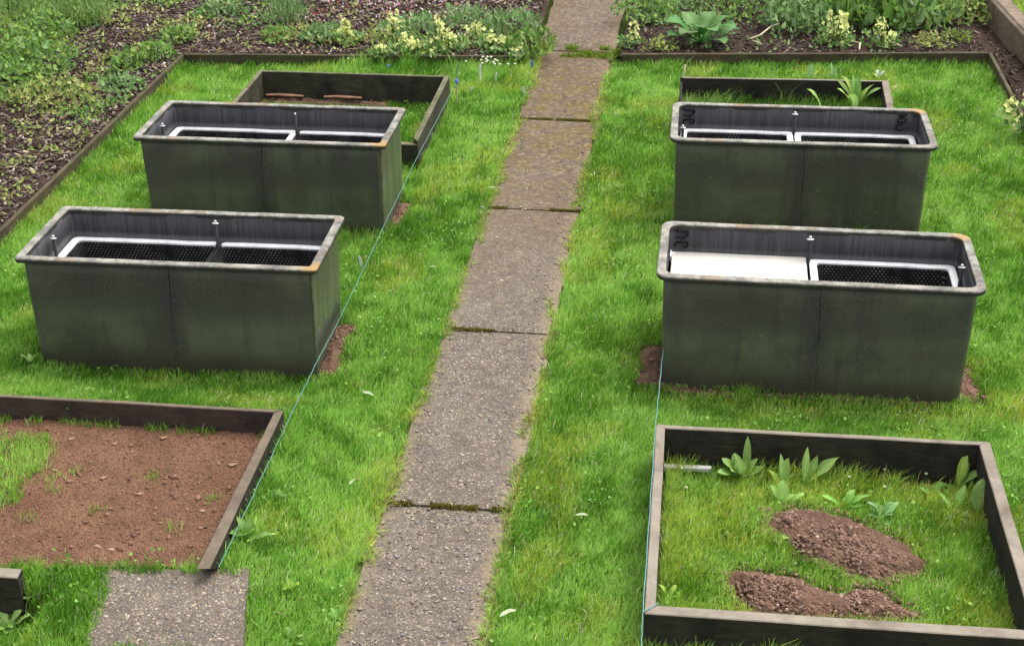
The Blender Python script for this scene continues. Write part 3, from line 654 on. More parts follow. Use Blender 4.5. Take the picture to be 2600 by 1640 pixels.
# red soil
def clod(x, y): return 0.022 * (N1.fbm(x, y, 6, 4, 0.6) - 0.5) + 0.010 * (N2.fbm(x, y, 34, 3, 0.6) - 0.5)
sheet('red_soil', -2.95, E_XR + 0.012, 0.15, E_YB + 0.0, 0, SOIL_RED, 0.010, lambda x, y: e_height(x, y) + clod(x, y) * sst(0, 0.08, y - E_CUT(x)), lambda x, y: y > E_CUT(x))
def mound(P, h, seed, name='dug_soil'):
    x0, y0 = P.min(0) - 0.04; x1, y1 = P.max(0) + 0.04
    def hf(x, y):
        i = in_poly(x, y, P); d = edge_dist(x, y, P) * np.where(i, 1, -1) + 0.07 * (N3.fbm(x, y, 9, 5, 0.7) - 0.5)
        return h * sst(0.0, 0.10, d) + np.where(d > 0, 0.05 * (N1.fbm(x + seed, y, 11, 5, 0.65) - 0.5) * sst(0, 0.04, d) + 0.014 * (N2.fbm(x, y, 45, 3) - 0.5), 0) - 0.03 * (d < 0) + 0.004 + gz(x, y)
    return tag(sheet(name, x0, x1, y0, y1, 0.0, SOIL_RED2, 0.008, hf, None, None), kind='stuff')
SOIL_RED2 = soil_mat('moist_brown_soil', (0.140, 0.082, 0.057), (0.195, 0.118, 0.083), (0.080, 0.046, 0.033))
mound(MOUND1, 0.045, 3); mound(MOUND2, 0.042, 8)
def strip(a, b, hw, seed):
    a = np.array(a[:2]); b = np.array(b[:2]); d = (b - a); L = np.linalg.norm(d); d /= L; n_ = np.array([-d[1], d[0]]); P = []
    for t_ in np.linspace(0, 1, 9): P.append(a + d * L * t_ - n_ * hw * (0.6 + 0.8 * N1(t_ * 5 + seed, 1.0)))
    for t_ in np.linspace(1, 0, 9): P.append(a + d * L * t_ + n_ * hw * (0.6 + 0.8 * N2(t_ * 5 + seed, 1.0)))
    return np.array(P)
BARE = [strip((-0.555, 2.22), (-0.555, 2.72), 0.055, 1), strip((-0.555, 4.0), (-0.555, 4.40), 0.05, 2), strip((1.175, 2.28), (1.185, 2.66), 0.085, 3),
        strip((1.25, 2.262), (1.60, 2.262), 0.03, 4), strip((2.745, 2.30), (2.75, 2.60), 0.075, 5), strip((1.7, 2.27), (2.68, 2.27), 0.018, 6),
        strip((2.32, 1.455), (2.62, 1.458), 0.03, 7), strip((-2.02, 5.2), (-2.02, 6.2), 0.05, 8), strip((-2.05, 6.255), (-1.05, 6.245), 0.045, 9)]
for i, P in enumerate(BARE): mound(P, 0.022 if i < 7 else 0.055, 20 + i, 'bare_soil')

# ------------------------------------------------------------------ chips, pebbles, clods
CUBE_V = np.array([(-1, -1, -1), (1, -1, -1), (1, 1, -1), (-1, 1, -1), (-1, -1, 1), (1, -1, 1), (1, 1, 1), (-1, 1, 1)], float) * 0.5
CUBE_F = np.array([(0, 3, 2, 1), (4, 5, 6, 7), (0, 1, 5, 4), (1, 2, 6, 5), (2, 3, 7, 6), (3, 0, 4, 7)])
def bits(name, X, Y, Z, size, asp, C, mat, label, cat, tilt=0.5, kind='stuff'):
    n = len(X); V = CUBE_V[None] * (1 + 0.5 * (rng.random((n, 8, 3)) - 0.5)) * (size[:, None] * asp)[:, None, :]
    def R(ax, an):
        c, s_ = np.cos(an), np.sin(an); i, j = [(1, 2), (0, 2), (0, 1)][ax]
        a, b = V[:, :, i].copy(), V[:, :, j].copy(); V[:, :, i] = a * c[:, None] - b * s_[:, None]; V[:, :, j] = a * s_[:, None] + b * c[:, None]
    R(0, rng.normal(0, tilt, n)); R(1, rng.normal(0, tilt, n)); R(2, rng.random(n) * 6.3)
    V += np.c_[X, Y, Z][:, None, :]
    Fc = (np.arange(n)[:, None, None] * 8 + CUBE_F[None]).reshape(-1, 4)
    o = np_mesh(name, V.reshape(-1, 3), [Fc], np.repeat(C[:, None], 8, 1).reshape(-1, 3), mat)
    return tag(o, label, cat, kind=kind)
def pick(pal, n, var=0.35):
    pal = np.array(pal); return pal[rng.integers(0, len(pal), n)] * (1 - var + 2 * var * rng.random((n, 1)))
# ------------------------------------------------------------------ leaf cover
def leaves(name, X, Y, Z, L, Wd, C, label=None, cat=None, up=0.5, parent=None, kind='stuff', mat=None):
    """small folded leaves, four points each, random heading and pitch"""
    n = len(X); h = rng.random(n) * 6.283; p = np.clip(rng.normal(up, 0.45, n), -0.6, 1.4)
    d = np.c_[np.cos(h) * np.cos(p), np.sin(h) * np.cos(p), np.sin(p)]; s_ = np.c_[-np.sin(h), np.cos(h), np.zeros(n)]
    rol = rng.normal(0, 0.5, n); nn = np.cross(s_, d); s_ = s_ * np.cos(rol)[:, None] + nn * np.sin(rol)[:, None]; nn = np.cross(s_, d)
    o = np.c_[X, Y, Z]; V = np.zeros((n, 6, 3)); L = L[:, None]; Wd = Wd[:, None]
    V[:, 0] = o; V[:, 1] = o + d * L * 0.35 + s_ * Wd * 0.5 + nn * Wd * 0.18; V[:, 2] = o + d * L * 0.35 - s_ * Wd * 0.5 + nn * Wd * 0.18
    V[:, 3] = o + d * L * 0.72 + s_ * Wd * 0.38 - nn * L * 0.02; V[:, 4] = o + d * L * 0.72 - s_ * Wd * 0.38 - nn * L * 0.02
    V[:, 5] = o + d * L * 0.97 - nn * L * 0.14
    b = np.arange(n)[:, None] * 6
    ob = np_mesh(name, V.reshape(-1, 3), [b + np.array([[1, 2, 4, 3]]), np.r_[b + np.array([[0, 2, 1]]), b + np.array([[3, 4, 5]])]], np.repeat(C[:, None], 6, 1).reshape(-1, 3), mat or LEAF, parent)
    if kind: tag(ob, label, cat, kind=kind)
    return ob
GREENS = [(0.15, 0.30, 0.055), (0.10, 0.22, 0.045), (0.22, 0.37, 0.080), (0.29, 0.41, 0.09), (0.14, 0.25, 0.08)]
YGREEN = [(0.29, 0.38, 0.085), (0.37, 0.41, 0.12), (0.22, 0.31, 0.065), (0.24, 0.26, 0.09), (0.42, 0.39, 0.16)]
BGREEN = [(0.16, 0.28, 0.09), (0.23, 0.36, 0.14), (0.11, 0.22, 0.06), (0.29, 0.41, 0.18), (0.19, 0.30, 0.12)]
# ------------------------------------------------------------------ grass blades
MOUNDS = [MOUND1, MOUND2] + BARE
def blades(name, X, Y, Z, Hh, Wd, C, lean=0.6, mat=GRASS, wind=(0.2, 0.1)):
    n = len(X); az = rng.random(n) * 2 * np.pi; la = rng.random(n) * 2 * np.pi
    ln = Hh * lean * (0.25 + rng.random(n)); dx = np.cos(la) * ln + wind[0] * Hh; dy = np.sin(la) * ln + wind[1] * Hh
    ux, uy = np.cos(az) * Wd / 2, np.sin(az) * Wd / 2
    hz = Hh * np.sqrt(np.clip(1 - (ln / Hh * 0.6) ** 2, 0.2, 1))
    V = np.zeros((n, 5, 3))
    V[:, 0] = np.c_[X - ux, Y - uy, Z - 0.004]; V[:, 1] = np.c_[X + ux, Y + uy, Z - 0.004]
    V[:, 2] = np.c_[X - ux * 0.8 + dx * 0.35, Y - uy * 0.8 + dy * 0.35, Z + hz * 0.62]; V[:, 3] = np.c_[X + ux * 0.8 + dx * 0.35, Y + uy * 0.8 + dy * 0.35, Z + hz * 0.62]
    V[:, 4] = np.c_[X + dx, Y + dy, Z + hz]
    b = np.arange(n)[:, None] * 5
    CC = np.repeat(C[:, None, :], 5, 1)
    return np_mesh(name, V.reshape(-1, 3), [b + np.array([[0, 1, 3, 2]]), b + np.array([[2, 3, 4]])], CC.reshape(-1, 3), mat)
def grass_color(X, Y, yellow=0.0):
    n = len(X)
    a = N1.fbm(X, Y, 1.3, 4, 0.6); b = N2.fbm(X, Y, 3.5, 3); c = N3.fbm(X, Y, 9.0, 3)
    dark = np.array([0.090, 0.235, 0.016]); mid = np.array([0.215, 0.445, 0.036]); light = np.array([0.42, 0.63, 0.115]); yel = np.array([0.66, 0.62, 0.075]); straw = np.array([0.74, 0.68, 0.40])
    t = np.clip((a - 0.5) * 1.8 + (c - 0.5) * 1.5 + 0.5 + rng.normal(0, 0.34, n), 0, 1)[:, None]
    C = np.where(t < 0.5, dark + (mid - dark) * t * 2, mid + (light - mid) * (t * 2 - 1))
    yw = np.clip(sst(0.54, 0.76, b) * 0.75 + yellow, 0, 1) * (rng.random(n) < 0.75)
    C = C + (yel - C) * (yw * rng.random(n))[:, None]
    s_ = rng.random(n) < 0.022 + 0.05 * sst(0.55, 0.8, b)
    C[s_] = straw * (0.6 + 0.6 * rng.random((s_.sum(), 1)))
    return C * (0.68 + 0.56 * rng.random((n, 1))) * np.array([1.02, 1.07, 1.3])
OBST = list(TRP.values()) + [BED_F, inset(BED_F, 0.06), BED_G, inset(BED_G, 0.05), BED_H, inset(BED_H, 0.05)]
def lawn():
    area = (3.0 + 3.72) * 8.6; n = int(area * 25000)
    X = rng.uniform(EDX, EDXR + 0.02, n); Y = rng.uniform(-0.9, 7.8, n)
    keep = rng.random(n) < 0.40 + 0.60 * sst(6.0, 0.5, Y)
    keep &= np.where(X < 0.3, Y < back_line(X) - 0.02, Y < BACKR(X) - 0.01)
    # outside the view on either side nothing is needed
    xl = -1.45 - (Y + 0.1) * 0.47; xr = 2.85 + (Y - 0.3) * 0.20; keep &= (X > xl - 0.3) & (X < xr + 0.4)
    X, Y = X[keep], Y[keep]
    fr = 0.07 * (N1.fbm(X, Y, 9) - 0.5)
    keep = (X < -0.004 + fr) | (X > W_ + 0.004 + fr)
    for P in TRP.values(): keep &= ~in_poly(X, Y, P)
    for P in (BED_F, BED_G, BED_H): keep &= ~(in_poly(X, Y, P) & ~in_poly(X, Y, inset(P, 0.054 if P is BED_F else 0.046)))
    for i, P in enumerate(MOUNDS):
        ins = in_poly(X, Y, P); d = edge_dist(X, Y, P)
        keep &= ~(ins & (d > 0.035 * N2(X, Y, 30) * (1.0 if i < 2 else 0.8)) & (rng.random(len(X)) > 0.012))
    keep &= ~(in_poly(X, Y, SLAB2) & (edge_dist(X, Y, SLAB2) > 0.055 * N3(X, Y, 16)))
    keep &= ~((X < -0.53) & (Y > E_CUT(X) - 0.01) & (Y < 1.465)) & ~((X < -0.525) & (X > -0.60) & (Y > 0.24) & (Y < 0.5))
    keep &= ~((X < -1.278) & (Y > 0.075) & (Y < 0.172)) 
    X, Y = X[keep], Y[keep]; n = len(X)
    d = np.full(n, 9.0)
    for P in OBST: d = np.minimum(d, edge_dist(X, Y, P))
    d = np.minimum(d, np.abs(X - EDX)); d = np.minimum(d, np.abs(np.where(X < 0.3, back_line(X), BACKR(X)) - Y)); d = np.minimum(d, np.abs(EDXR - X))
    dp = np.minimum(np.abs(X), np.abs(X - W_))
    H0 = 0.025 + 0.026 * N1.fbm(X, Y, 3.0, 3) + 0.012 * N2(X, Y, 14)
    H0 = H0 * (0.65 + 0.6 * rng.random(n)) * (1 + 0.8 * sst(0.07, 0.0, d) * (0.3 + N3(X, Y, 9)))
    H0 = np.where(dp < 0.04, H0 * 0.85, H0)
    long_ = sst(6.3, 7.1, Y) * (X < 0) * sst(-2.0, -1.2, X); H0 *= 1 + 0.7 * long_
    inF = in_poly(X, Y, BED_F); inH = in_poly(X, Y, BED_H); H0 = np.where(inH, H0 * 1.7, H0)
    for P in MOUNDS: 
        H0 = np.where(in_poly(X, Y, P), H0 * 0.7, H0)
    yel = 0.55 * inF * (0.3 + 1.2 * sst(0.45, 0.6, N4.fbm(X, Y, 3.0, 3)))
    yel = yel + 0.25 * sst(0.16, 0.02, np.abs(Y - 2.2)) * (X > 1.1) + 0.15 * ((X > 0.6) & (X < 1.2)) * sst(0.45, 0.6, N4.fbm(X, Y, 2.0, 3))
    C = grass_color(X, Y, yel)
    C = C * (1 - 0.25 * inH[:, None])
    Wd = (0.0026 + 0.0030 * rng.random(n) ** 2) * (1 + 0.4 * sst(2, 7, Y))
    H0 = np.where((Y > 2.10) & (Y < 2.30) & (((X > 1.05) & (X < 2.85)) | ((X > -2.2) & (X < -0.5))), H0 * 0.55, H0); H0 = np.where((X < -1.2) & (Y > -0.02) & (Y < 0.11), H0 * 0.6, H0)
    H0 = np.where((Y < 0.165) & (X > 1.15), H0 * 1.7, H0)
    H0 = np.where(in_poly(X, Y, BED_G) & (Y > 5.95), H0 * 0.45, H0)
    near_e = (X < -0.44) & (X > -0.56) & (Y > 0.25) & (Y < 1.46); H0 = np.where(near_e, 0.035 + 0.05 * rng.random(n), H0)
    tuft = sst(0.62, 0.72, N2.fbm(X, Y, 5.0, 3)); H0 = H0 * (1 + 0.5 * tuft)
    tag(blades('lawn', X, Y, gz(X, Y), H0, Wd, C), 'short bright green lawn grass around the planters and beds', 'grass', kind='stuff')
lawn()
def lawn_weeds():
    n = 26000; X = rng.uniform(EDX, EDXR, n); Y = rng.uniform(-0.5, 7.3, n)
    f = N4.fbm(X, Y, 6.0, 3); k = (f > 0.60) | (rng.random(n) < 0.03); X, Y = X[k], Y[k]
    k = ((X < -0.02) | (X > W_ + 0.02)) & np.where(X < 0.3, Y < back_line(X) - 0.03, Y < BACKR(X) - 0.03) & ~in_poly(X, Y, E_IN) & ~in_poly(X, Y, SLAB2)
    for P in list(TRP.values()) + MOUNDS: k &= ~in_poly(X, Y, P)
    for P in (BED_F, BED_G, BED_H): k &= ~(in_poly(X, Y, P) & ~in_poly(X, Y, inset(P, 0.06)))
    X, Y = X[k], Y[k]; n = len(X)
    leaves('clover', X, Y, gz(X, Y) + 0.025 + 0.02 * rng.random(n), 0.014 + 0.012 * rng.random(n), 0.010 + 0.008 * rng.random(n), pick([(0.22, 0.42, 0.07), (0.28, 0.48, 0.10), (0.17, 0.36, 0.06)], n, 0.2), 'clover and small broad leaved weeds mixed into the lawn', 'weeds', 0.3)
    n = 2400; X = rng.uniform(-2.6, 3.5, n); Y = rng.uniform(-0.3, 7.0, n); k = ((X < -0.03) | (X > W_ + 0.03)) & ~in_poly(X, Y, E_IN) & ~in_poly(X, Y, SLAB2) & (N1.fbm(X, Y, 2.5, 3) > 0.44)
    for P in list(TRP.values()): k &= ~in_poly(X, Y, P)
    for P in (BED_F, BED_G, BED_H): k &= ~(in_poly(X, Y, P) & ~in_poly(X, Y, inset(P, 0.06)))
    X, Y = X[k], Y[k]; n = len(X)
    asp = np.c_[8 + 8 * rng.random(n), np.full(n, 0.8), np.full(n, 0.35)]
    bits('grass_clippings', X, Y, gz(X, Y) + 0.035, 0.0022 + 0.0012 * rng.random(n), asp, pick([(0.50, 0.48, 0.24), (0.44, 0.42, 0.24), (0.38, 0.46, 0.14)], n, 0.25), LEAF, 'dry straw coloured clippings lying in the lawn', 'straw', 0.3)
lawn_weeds()
def seeded_grass():
    n = 17000; X = rng.uniform(-2.4, -1.2, n); Y = rng.uniform(0.6, 1.45, n)
    k = in_poly(X, Y, E_GRASS) & ((edge_dist(X, Y, E_GRASS) > 0.09 * N1(X, Y, 18)) | (rng.random(n) < 0.12)); X, Y = X[k], Y[k]
    # tufts along the back board and strays in the soil
    xs = rng.uniform(-2.0, -0.62, 620); ys = 1.425 - np.abs(rng.normal(0, 0.02, 620)); kk = N2(xs, ys, 13) > 0.45; X = np.r_[X, xs[kk]]; Y = np.r_[Y, ys[kk]]
    for cx, cy in ((-1.05, 1.0), (-0.72, 0.85), (-1.2, 0.7), (-1.45, 0.85), (-1.48, 0.62), (-0.82, 0.62), (-1.5, 0.95), (-1.42, 1.03)):
        m_ = 26; X = np.r_[X, rng.normal(cx, 0.025, m_)]; Y = np.r_[Y, rng.normal(cy, 0.02, m_)]
    n = len(X); tag(blades('soil_grass', X, Y, e_height(X, Y), 0.022 + 0.03 * rng.random(n), 0.003 + 0.001 * rng.random(n), grass_color(X, Y, 0.1)), 'sparse grass seedlings growing on the red soil', 'grass', kind='stuff')
seeded_grass()
def upper_grass():
    n = 16000; Y = rng.uniform(5, 12, n); X = WALL_X(Y) + 0.15 + rng.random(n) ** 1.5 * 1.6
    tag(blades('upper_grass', X, Y, np.full(n, 0.25), 0.05 + 0.09 * rng.random(n), 0.006 + 0.003 * rng.random(n), grass_color(X, Y, 0.15)), 'long grass on the bank above the brown wall', 'grass', kind='stuff')
upper_grass()
# moss and tiny grass in the path joints
def joints():
    X = []; Y = []; Hh = []
    for k in range(1, 7):
        y0 = J0 + (k - 2) * SLAB
        n = 900; n = 1800; x = rng.uniform(-0.03, 0.64, n); y = y0 + rng.normal(0, 0.004 + 0.007 * N2(x, x * 0 + k, 6), n)
        keep = N1(x, y * 0 + k, 10) > (0.36 if k in (4, 5) else 0.46); X.append(x[keep]); Y.append(y[keep]); Hh.append(0.006 + 0.007 * rng.random(keep.sum()))
        if k == 6: n = 9000; x = rng.uniform(-0.18, 0.86, n); y = y0 - 0.03 + rng.normal(0, 0.06, n); keep = (N2(x, y, 7) > 0.33); X.append(x[keep]); Y.append(y[keep]); Hh.append(0.018 + 0.028 * rng.random(keep.sum()))
    X = np.concatenate(X); Y = np.concatenate(Y); Hh = np.concatenate(Hh); n = len(X)
    C = np.array([0.13, 0.125, 0.022]) * (0.5 + 1.1 * rng.random((n, 1))) + np.array([0.03, 0.0, 0.0]) * rng.random((n, 1)) + np.array([0.02, 0.12, 0.0]) * (np.abs(Y - 7.65) < 0.3)[:, None]
    tag(blades('joint_moss', X, Y, np.full(n, 0.010), Hh, 0.006 + 0.005 * rng.random(n), C, 1.3), 'moss and small weeds in the joints of the path', 'moss', kind='stuff')
    # ragged blades and straw lying over the path margins
    n = 14000; y = rng.uniform(-0.4, 7.6, n); sd_ = rng.random(n) < 0.5; e_ = (0.015 + 0.075 * N2(y, y * 0 + sd_ * 3.0, 8) ** 2) * rng.random(n); x = np.where(sd_, -0.01 + e_, W_ + 0.01 - e_)
    keep = N3(x * 3, y, 6) > 0.36; x, y = x[keep], y[keep]; n = len(x)
    C = grass_color(x, y, 0.45); dr = rng.random(n) < 0.3; C[dr] = np.array([0.34, 0.27, 0.13]) * (0.5 + 0.8 * rng.random((dr.sum(), 1)))
    tag(blades('path_fringe', x, y, np.full(n, 0.010), 0.02 + 0.03 * rng.random(n), 0.003 + 0.002 * rng.random(n), C, 1.5), 'dry grass fringe along the path edges', 'grass', kind='stuff')
joints()

CHIPS = [(0.085, 0.055, 0.045), (0.13, 0.093, 0.076), (0.045, 0.030, 0.027), (0.18, 0.135, 0.11), (0.10, 0.075, 0.075), (0.035, 0.024, 0.022), (0.24, 0.19, 0.16), (0.065, 0.048, 0.050)]
def chips():
    n = 64000; X = rng.uniform(-6.3, -0.1, n); Y = rng.uniform(2.6, 10.6, n)
    k = ((X < EDX - 0.04) | (Y > back_line(X) + 0.06)); X, Y = X[k], Y[k]; n = len(X)
    asp = np.c_[1 + 1.6 * rng.random(n), 0.45 + 0.35 * rng.random(n), 0.18 + 0.2 * rng.random(n)]
    C = pick(CHIPS, n); pale = rng.random(n) < 0.05; C[pale] = pick([(0.42, 0.39, 0.36), (0.34, 0.27, 0.2)], pale.sum(), 0.2)
    bits('bark_mulch', X, Y, 0.092 + bed_h(X, Y), 0.012 + 0.018 * rng.random(n) ** 2, asp, C, CHIP, 'loose brown bark chips and litter over the left and back borders', 'mulch', 0.45)
    n = 12000; X = rng.uniform(0.7, 4.3, n); Y = rng.uniform(4.5, 10.6, n)
    k = ((X < EDXR) & (Y > BACKR(X) + 0.04) | (X > EDXR + 0.05)) & (X < WALL_X(Y) - 0.01); X, Y = X[k], Y[k]; n = len(X)
    asp = np.c_[1 + 1.6 * rng.random(n), 0.45 + 0.35 * rng.random(n), 0.18 + 0.2 * rng.random(n)]
    bits('bark_mulch', X, Y, 0.086 + bed_h(X, Y), 0.010 + 0.016 * rng.random(n) ** 2, asp, pick(CHIPS, n) * 0.8, CHIP, 'dark soil crumbs and litter in the right border', 'mulch', 0.45)
chips()
def crumbs():
    n = 9000; X = rng.uniform(-2.0, E_XR - 0.01, n); Y = rng.uniform(0.3, 1.43, n); k = (Y > E_CUT(X) + 0.004); X, Y = X[k], Y[k]; n = len(X)
    s_ = 0.002 + 0.004 * rng.random(n) ** 4 + 0.016 * rng.random(n) ** 60; asp = np.c_[1 + 0.6 * rng.random(n), 0.8 + 0.3 * rng.random(n), 0.55 + 0.3 * rng.random(n)]
    C = pick([(0.15, 0.078, 0.05), (0.18, 0.096, 0.063), (0.12, 0.062, 0.041), (0.21, 0.116, 0.078)], n, 0.15); p = rng.random(n) < 0.018; C[p] = pick([(0.42, 0.30, 0.22), (0.36, 0.22, 0.15)], p.sum(), 0.2)
    bits('soil_crumbs', X, Y, e_height(X, Y) + clod(X, Y) + 0.002, s_, asp, C, STONE, 'crumbs and small stones on the red soil bed', 'soil')
    XX = []; YY = []; ZZ = []
    for i, P in enumerate(MOUNDS):
        m_ = [6400, 5600, 350, 300, 500, 200, 350, 200, 120, 260, 300][i]; (x0, y0), (x1, y1) = P.min(0), P.max(0)
        x = rng.uniform(x0 - 0.05, x1 + 0.05, m_ * 2); y = rng.uniform(y0 - 0.05, y1 + 0.05, m_ * 2); k = in_poly(x, y, P) | (rng.random(len(x)) < 0.8 * np.exp(-edge_dist(x, y, P) / 0.018)); x, y = x[k], y[k]
        h = ([0.043, 0.04] + [0.022] * 7 + [0.03] * 2)[i]; XX.append(x); YY.append(y); ZZ.append(0.004 + gz(x, y) + np.where(in_poly(x, y, P), h * sst(0.0, 0.1, edge_dist(x, y, P)), 0.012))
    X, Y, Z = map(np.concatenate, (XX, YY, ZZ)); n = len(X)
    asp = np.c_[1 + 0.6 * rng.random(n), 0.8 + 0.3 * rng.random(n), 0.6 + 0.3 * rng.random(n)]
    C = pick([(0.15, 0.088, 0.062), (0.185, 0.110, 0.079), (0.115, 0.066, 0.047), (0.21, 0.128, 0.094)], n, 0.2); p = rng.random(n) < 0.012; C[p] = (0.42, 0.34, 0.27)
    bits('soil_clods', X, Y, Z, 0.003 + 0.011 * rng.random(n) ** 7 + 0.012 * (rng.random(n) < 0.012), asp, C, STONE, 'crumbly clods on the freshly dug brown soil', 'soil')
    # aggregate worn loose from the concrete
    n = 5200; X = rng.uniform(0.01, W_ - 0.01, n); Y = rng.uniform(-0.3, 7.5, n); k = rng.random(n) < sst(7, 1, Y) * 0.9 + 0.1; X, Y = X[k], Y[k]
    m_ = 1500; x2 = rng.uniform(-1.1, -0.28, m_); y2 = rng.uniform(-0.25, 0.40, m_); k = in_poly(x2, y2, SLAB2) & (edge_dist(x2, y2, SLAB2) > 0.01); X = np.r_[X, x2[k]]; Y = np.r_[Y, y2[k]]; n = len(X)
    asp = np.c_[1.1 + 0.6 * rng.random(n), 0.8 + 0.3 * rng.random(n), 0.16 + 0.08 * rng.random(n)]
    C = pick([(0.15, 0.122, 0.102), (0.19, 0.155, 0.125), (0.24, 0.185, 0.135), (0.155, 0.148, 0.148), (0.30, 0.255, 0.20)], n, 0.2)
    bits('aggregate', X, Y, np.where(X < 0, 0.1455, 0.0125), 0.004 + 0.011 * rng.random(n) ** 5, asp, C, STONE, 'pebbles standing proud of the worn concrete path', 'pebbles', 0.05)
crumbs()
def stones():
    for a, b, r in ((415, 1110, 0.022), (290, 1125, 0.018), (262, 1217, 0.020), (470, 1225, 0.014), (180, 1113, 0.020), (138, 1195, 0.014), (590, 1182, 0.026), (598, 1172, 0.012), (515, 1306, 0.018), (355, 1260, 0.020), (218, 1335, 0.012), (250, 1402, 0.022), (410, 1338, 0.012), (285, 1410, 0.02)):
        p = at(a, b, 0.10); m_ = MB(); n_ = 9; V = []
        prof = ((0.55, -0.3), (1.0, 0.1), (0.85, 0.38), (0.4, 0.5)); an0 = random.random() * 6
        for rr, zz in prof:
            for q in range(n_): an = an0 + 2 * math.pi * q / n_; k_ = 1 + 0.25 * math.sin(3 * an + an0) + random.uniform(-0.06, 0.06); V.append((0.62 * 1.4 * r * rr * k_ * math.cos(an), 0.62 * 0.75 * r * rr * k_ * math.sin(an), 0.6 * r * zz))
        c_ = random.choice([(0.26, 0.155, 0.105), (0.31, 0.205, 0.145), (0.21, 0.11, 0.07)])
        m_.loft([V[i * n_:(i + 1) * n_] for i in range(4)], cap_last=True, col=c_); o = m_.build('stone', STONE, smooth=True)
        o.location = (p[0], p[1], float(e_height(p[0], p[1])) + 0.002); o.rotation_euler = (0, 0, random.uniform(-0.6, 0.6)); tag(o, 'small pale stone lying on the red soil bed', 'stone', 'small pale stones on the red soil bed')
stones()

